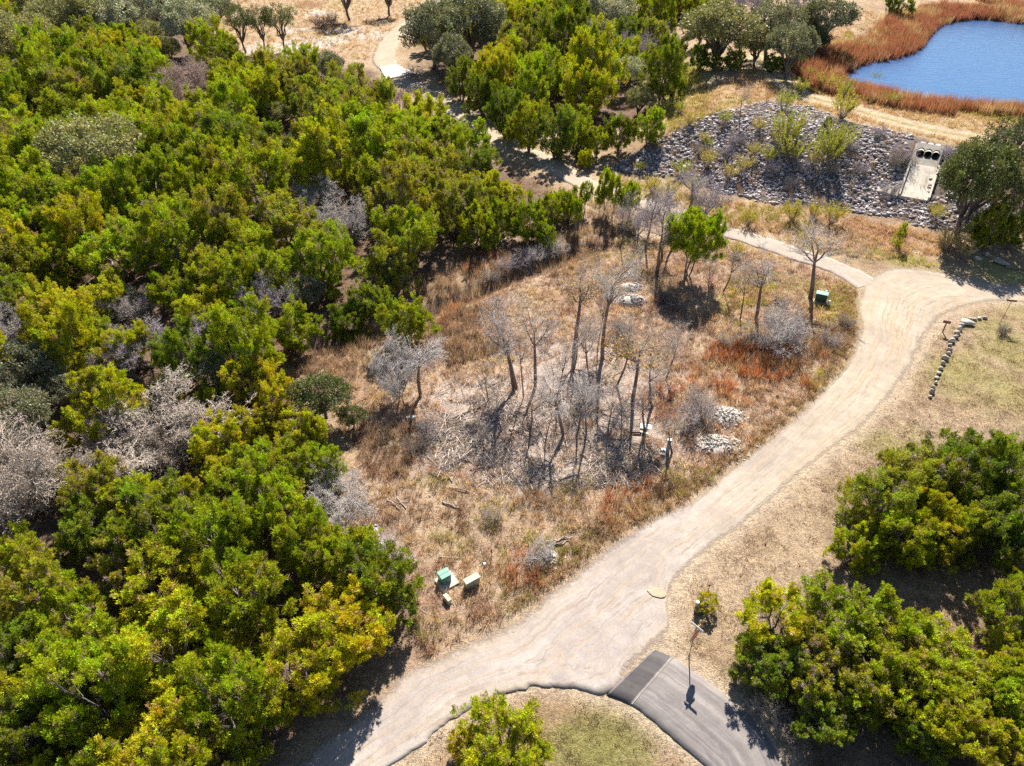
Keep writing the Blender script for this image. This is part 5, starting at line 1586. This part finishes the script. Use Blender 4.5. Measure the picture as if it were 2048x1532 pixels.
far = [regionh([(430,-10),(440,60),(480,100),(740,125),(800,40),(860,-10)]), regionh([(1240,345),(1330,275),(1400,180),(1520,140),(1570,170),(1550,200),(1380,245)]), regionh([(1400,395),(1560,415),(1700,432),(1880,470),(1900,505),(1740,520),(1600,505),(1450,450),(1280,385),(1200,350)]), regionh([(1560,185),(1720,215),(1960,270),(2090,300),(2090,245),(1860,215),(1640,160)]), regionh([(1560,200),(1710,240),(1900,285),(2000,300),(1960,275),(1720,222)]), regionh([(1650,100),(1760,80),(1800,30),(1700,20),(1640,70)])]
Q = np.vstack([sprinkle(p, d, 951 + i) for i, (p, d) in enumerate(zip(far, (.9, 2.6, 4.0, 3.0, 3.0, 1.2)))])
Q = Q[dist_poly(Q, crest_line, False) > 2.3]
scatter('bank_grass', Q, .55 + .6 * np.random.default_rng(7).random(len(Q)), blend_tint(Q, (.50, .345, .20), 957, [((.56, .44, .27), 5, .5, .62), ((.38, .23, .15), 4, .55, .7), ((.40, .37, .11), 7, .6, .7)]), TUFT, 959)
MEAD = regionh([(1312,135),(1395,130),(1425,200),(1400,255),(1335,262)])
GREENS = [regionh(q) for q in ([(1600,560),(1700,575),(1700,640),(1640,640)],[(1440,560),(1560,545),(1580,600),(1470,620)],[(1740,500),(1850,515),(1890,540),(1800,530)],[(1640,90),(1700,60),(1720,100),(1660,110)],[(1330,930),(1450,940),(1420,975),(1330,1000)],[(1600,760),(1650,740),(1640,790)])]
Q = np.vstack([sprinkle(MEAD, 3.0, 961)] + [sprinkle(p, 3.0, 962 + i) for i, p in enumerate(GREENS)])
scatter('green_weeds', Q, .5 + .6 * np.random.default_rng(8).random(len(Q)), blend_tint(Q, (.40, .38, .08), 967, [((.48, .38, .18), 3, .5, .65)]), TUFT, 969)
woods = [sprinkle(p, .9, 971 + i, .3) for i, p in enumerate((forest_l, forest_m, r1, r3))]
Q = np.vstack(woods); Q = Q[Q[:, 1] < 130]
scatter('wood_floor_grass', Q, .4 + .5 * np.random.default_rng(9).random(len(Q)), blend_tint(Q, (.36, .24, .16), 977, [((.28, .18, .12), 3, .5, .65)]), TUFT, 979)
rings = []
rg = np.random.default_rng(981)
lo, hi = pond_poly.min(0) - 16, pond_poly.max(0) + 16
Qp = rg.uniform(lo, hi, size=(90000, 2)); Qp = Qp[(Qp[:, 0] < 165)]
for poly in (pond_poly, pond2_poly):
    s_ = sdist(Qp, poly)
    wv = (fbm(Qp[:, 0], Qp[:, 1], 5, 983, 3) - .5) * 3
    upside = (Qp[:, 1] > 128) | (Qp[:, 0] < 62)
    band = np.where(upside, 8.5, 4.8)
    rings.append(Qp[(s_ < .7 + wv * .4) & (s_ > -band - wv)])
Q = np.vstack(rings)
Q = Q[(sdist(Q, pond_poly) < .9) & (sdist(Q, pond2_poly) < .9) & (dist_poly(Q, crest_line, False) > 4.0)]
Q = Q[np.random.default_rng(12).random(len(Q)) < .42]
scatter('cattail_reeds', Q, .65 + .4 * np.random.default_rng(10).random(len(Q)), blend_tint(Q, (.31, .15, .085), 985, [((.32, .135, .095), 3, .46, .6), ((.44, .31, .18), 3.5, .54, .68)]), REED, 987)
print('GRASS ok', len(Q))

# ------------------------------------------------------------------ a label for every tree and shrub
MARKS = [(a, ground_at(x, y)) for a, x, y in [('stop sign', 1380, 1290), ('grey bollard', 1391, 1215), ('green transformer box', 890, 1160), ('dark green transformer', 1640, 600), ('concrete culvert', 1850, 330), ('bright crossing slab', 795, 148),
    ('huge leafless dome tree', 330, 860), ('lone round juniper', 1386, 520), ('stone row', 1890, 715), ('muddy puddle', 1313, 1185), ('pond tip', 1690, 152), ('thin street sign pole', 2000, 640), ('grey meter pedestal', 1334, 895),
    ('wide white rubble', 1435, 890), ('lower left corner', 20, 1500), ('upper left corner', 20, 20), ('left edge middle', 5, 560), ('dirt track bend', 768, 112), ('pink leafless thicket', 385, 175), ('silver leafless tree', 692, 460),
    ('lilac leafless tree', 532, 620), ('big wood oak', 190, 335), ('left edge grey oaks', 40, 800), ('shaded road corner', 680, 1470), ('lower right corner', 2030, 1500), ('right picture edge', 2040, 1220),
    ('ditch end', 900, 600), ('stick pile', 940, 840), ('hollow rubble heap', 1262, 600), ('tall forked tree', 1205, 700), ('dirt track top', 870, 10), ('yellow-green meadow', 1360, 200), ('track fork', 1690, 545), ('dam crest path', 1600, 190), ('dry clearing edge', 620, 760), ('asphalt lower bend', 1500, 1470)]]
MPX = [(n, to_photo(p)) for n, p in MARKS]
from collections import defaultdict
slots = defaultdict(list)
def noun_of(t):
    l = t['look']
    return 'juniper' if 'juniper' in l else 'live oak' if 'oak' in l else 'bare shrub' if 'bare shrub' in l else 'leafy shrub' if 'leafy' in l else 'leafless tree'
for i, t in enumerate(THINGS):
    u, v, _ = t['px']
    for j, (n, (a, b, _f)) in enumerate(MPX):
        dx, dy = u - a, v - b
        d = 'to' if 'corner' in n and 'road' not in n or 'edge middle' in n or 'picture edge' in n else 'right of' if dx > abs(dy) else 'left of' if -dx > abs(dy) else 'behind' if dy < 0 else 'in front of'
        slots[(noun_of(t), j, d)].append((math.hypot(dx, dy), i))
best = {}
ordn += ['%d%s' % (n, 'th' if 10 < n % 100 < 20 else {1: 'st', 2: 'nd', 3: 'rd'}.get(n % 10, 'th')) for n in range(len(ordn) + 1, 90)]
for (noun, j, d), lst in slots.items():
    lst.sort()
    for k, (dist, i) in enumerate(lst):
        if k > 80: break
        c = (k * 140 + dist, k, noun, d, j)
        if i not in best or c < best[i]: best[i] = c
for i, t in enumerate(THINGS):
    _, k, noun, d, j = best[i]
    look = t['look']
    if k == 0: lab = '%s, the %s nearest %s the %s' % (look, noun, d, MPX[j][0])
    else: lab = '%s, %s nearest %s %s the %s' % (look, ordn[k], noun, d, MPX[j][0])
    t['o']['label'] = lab
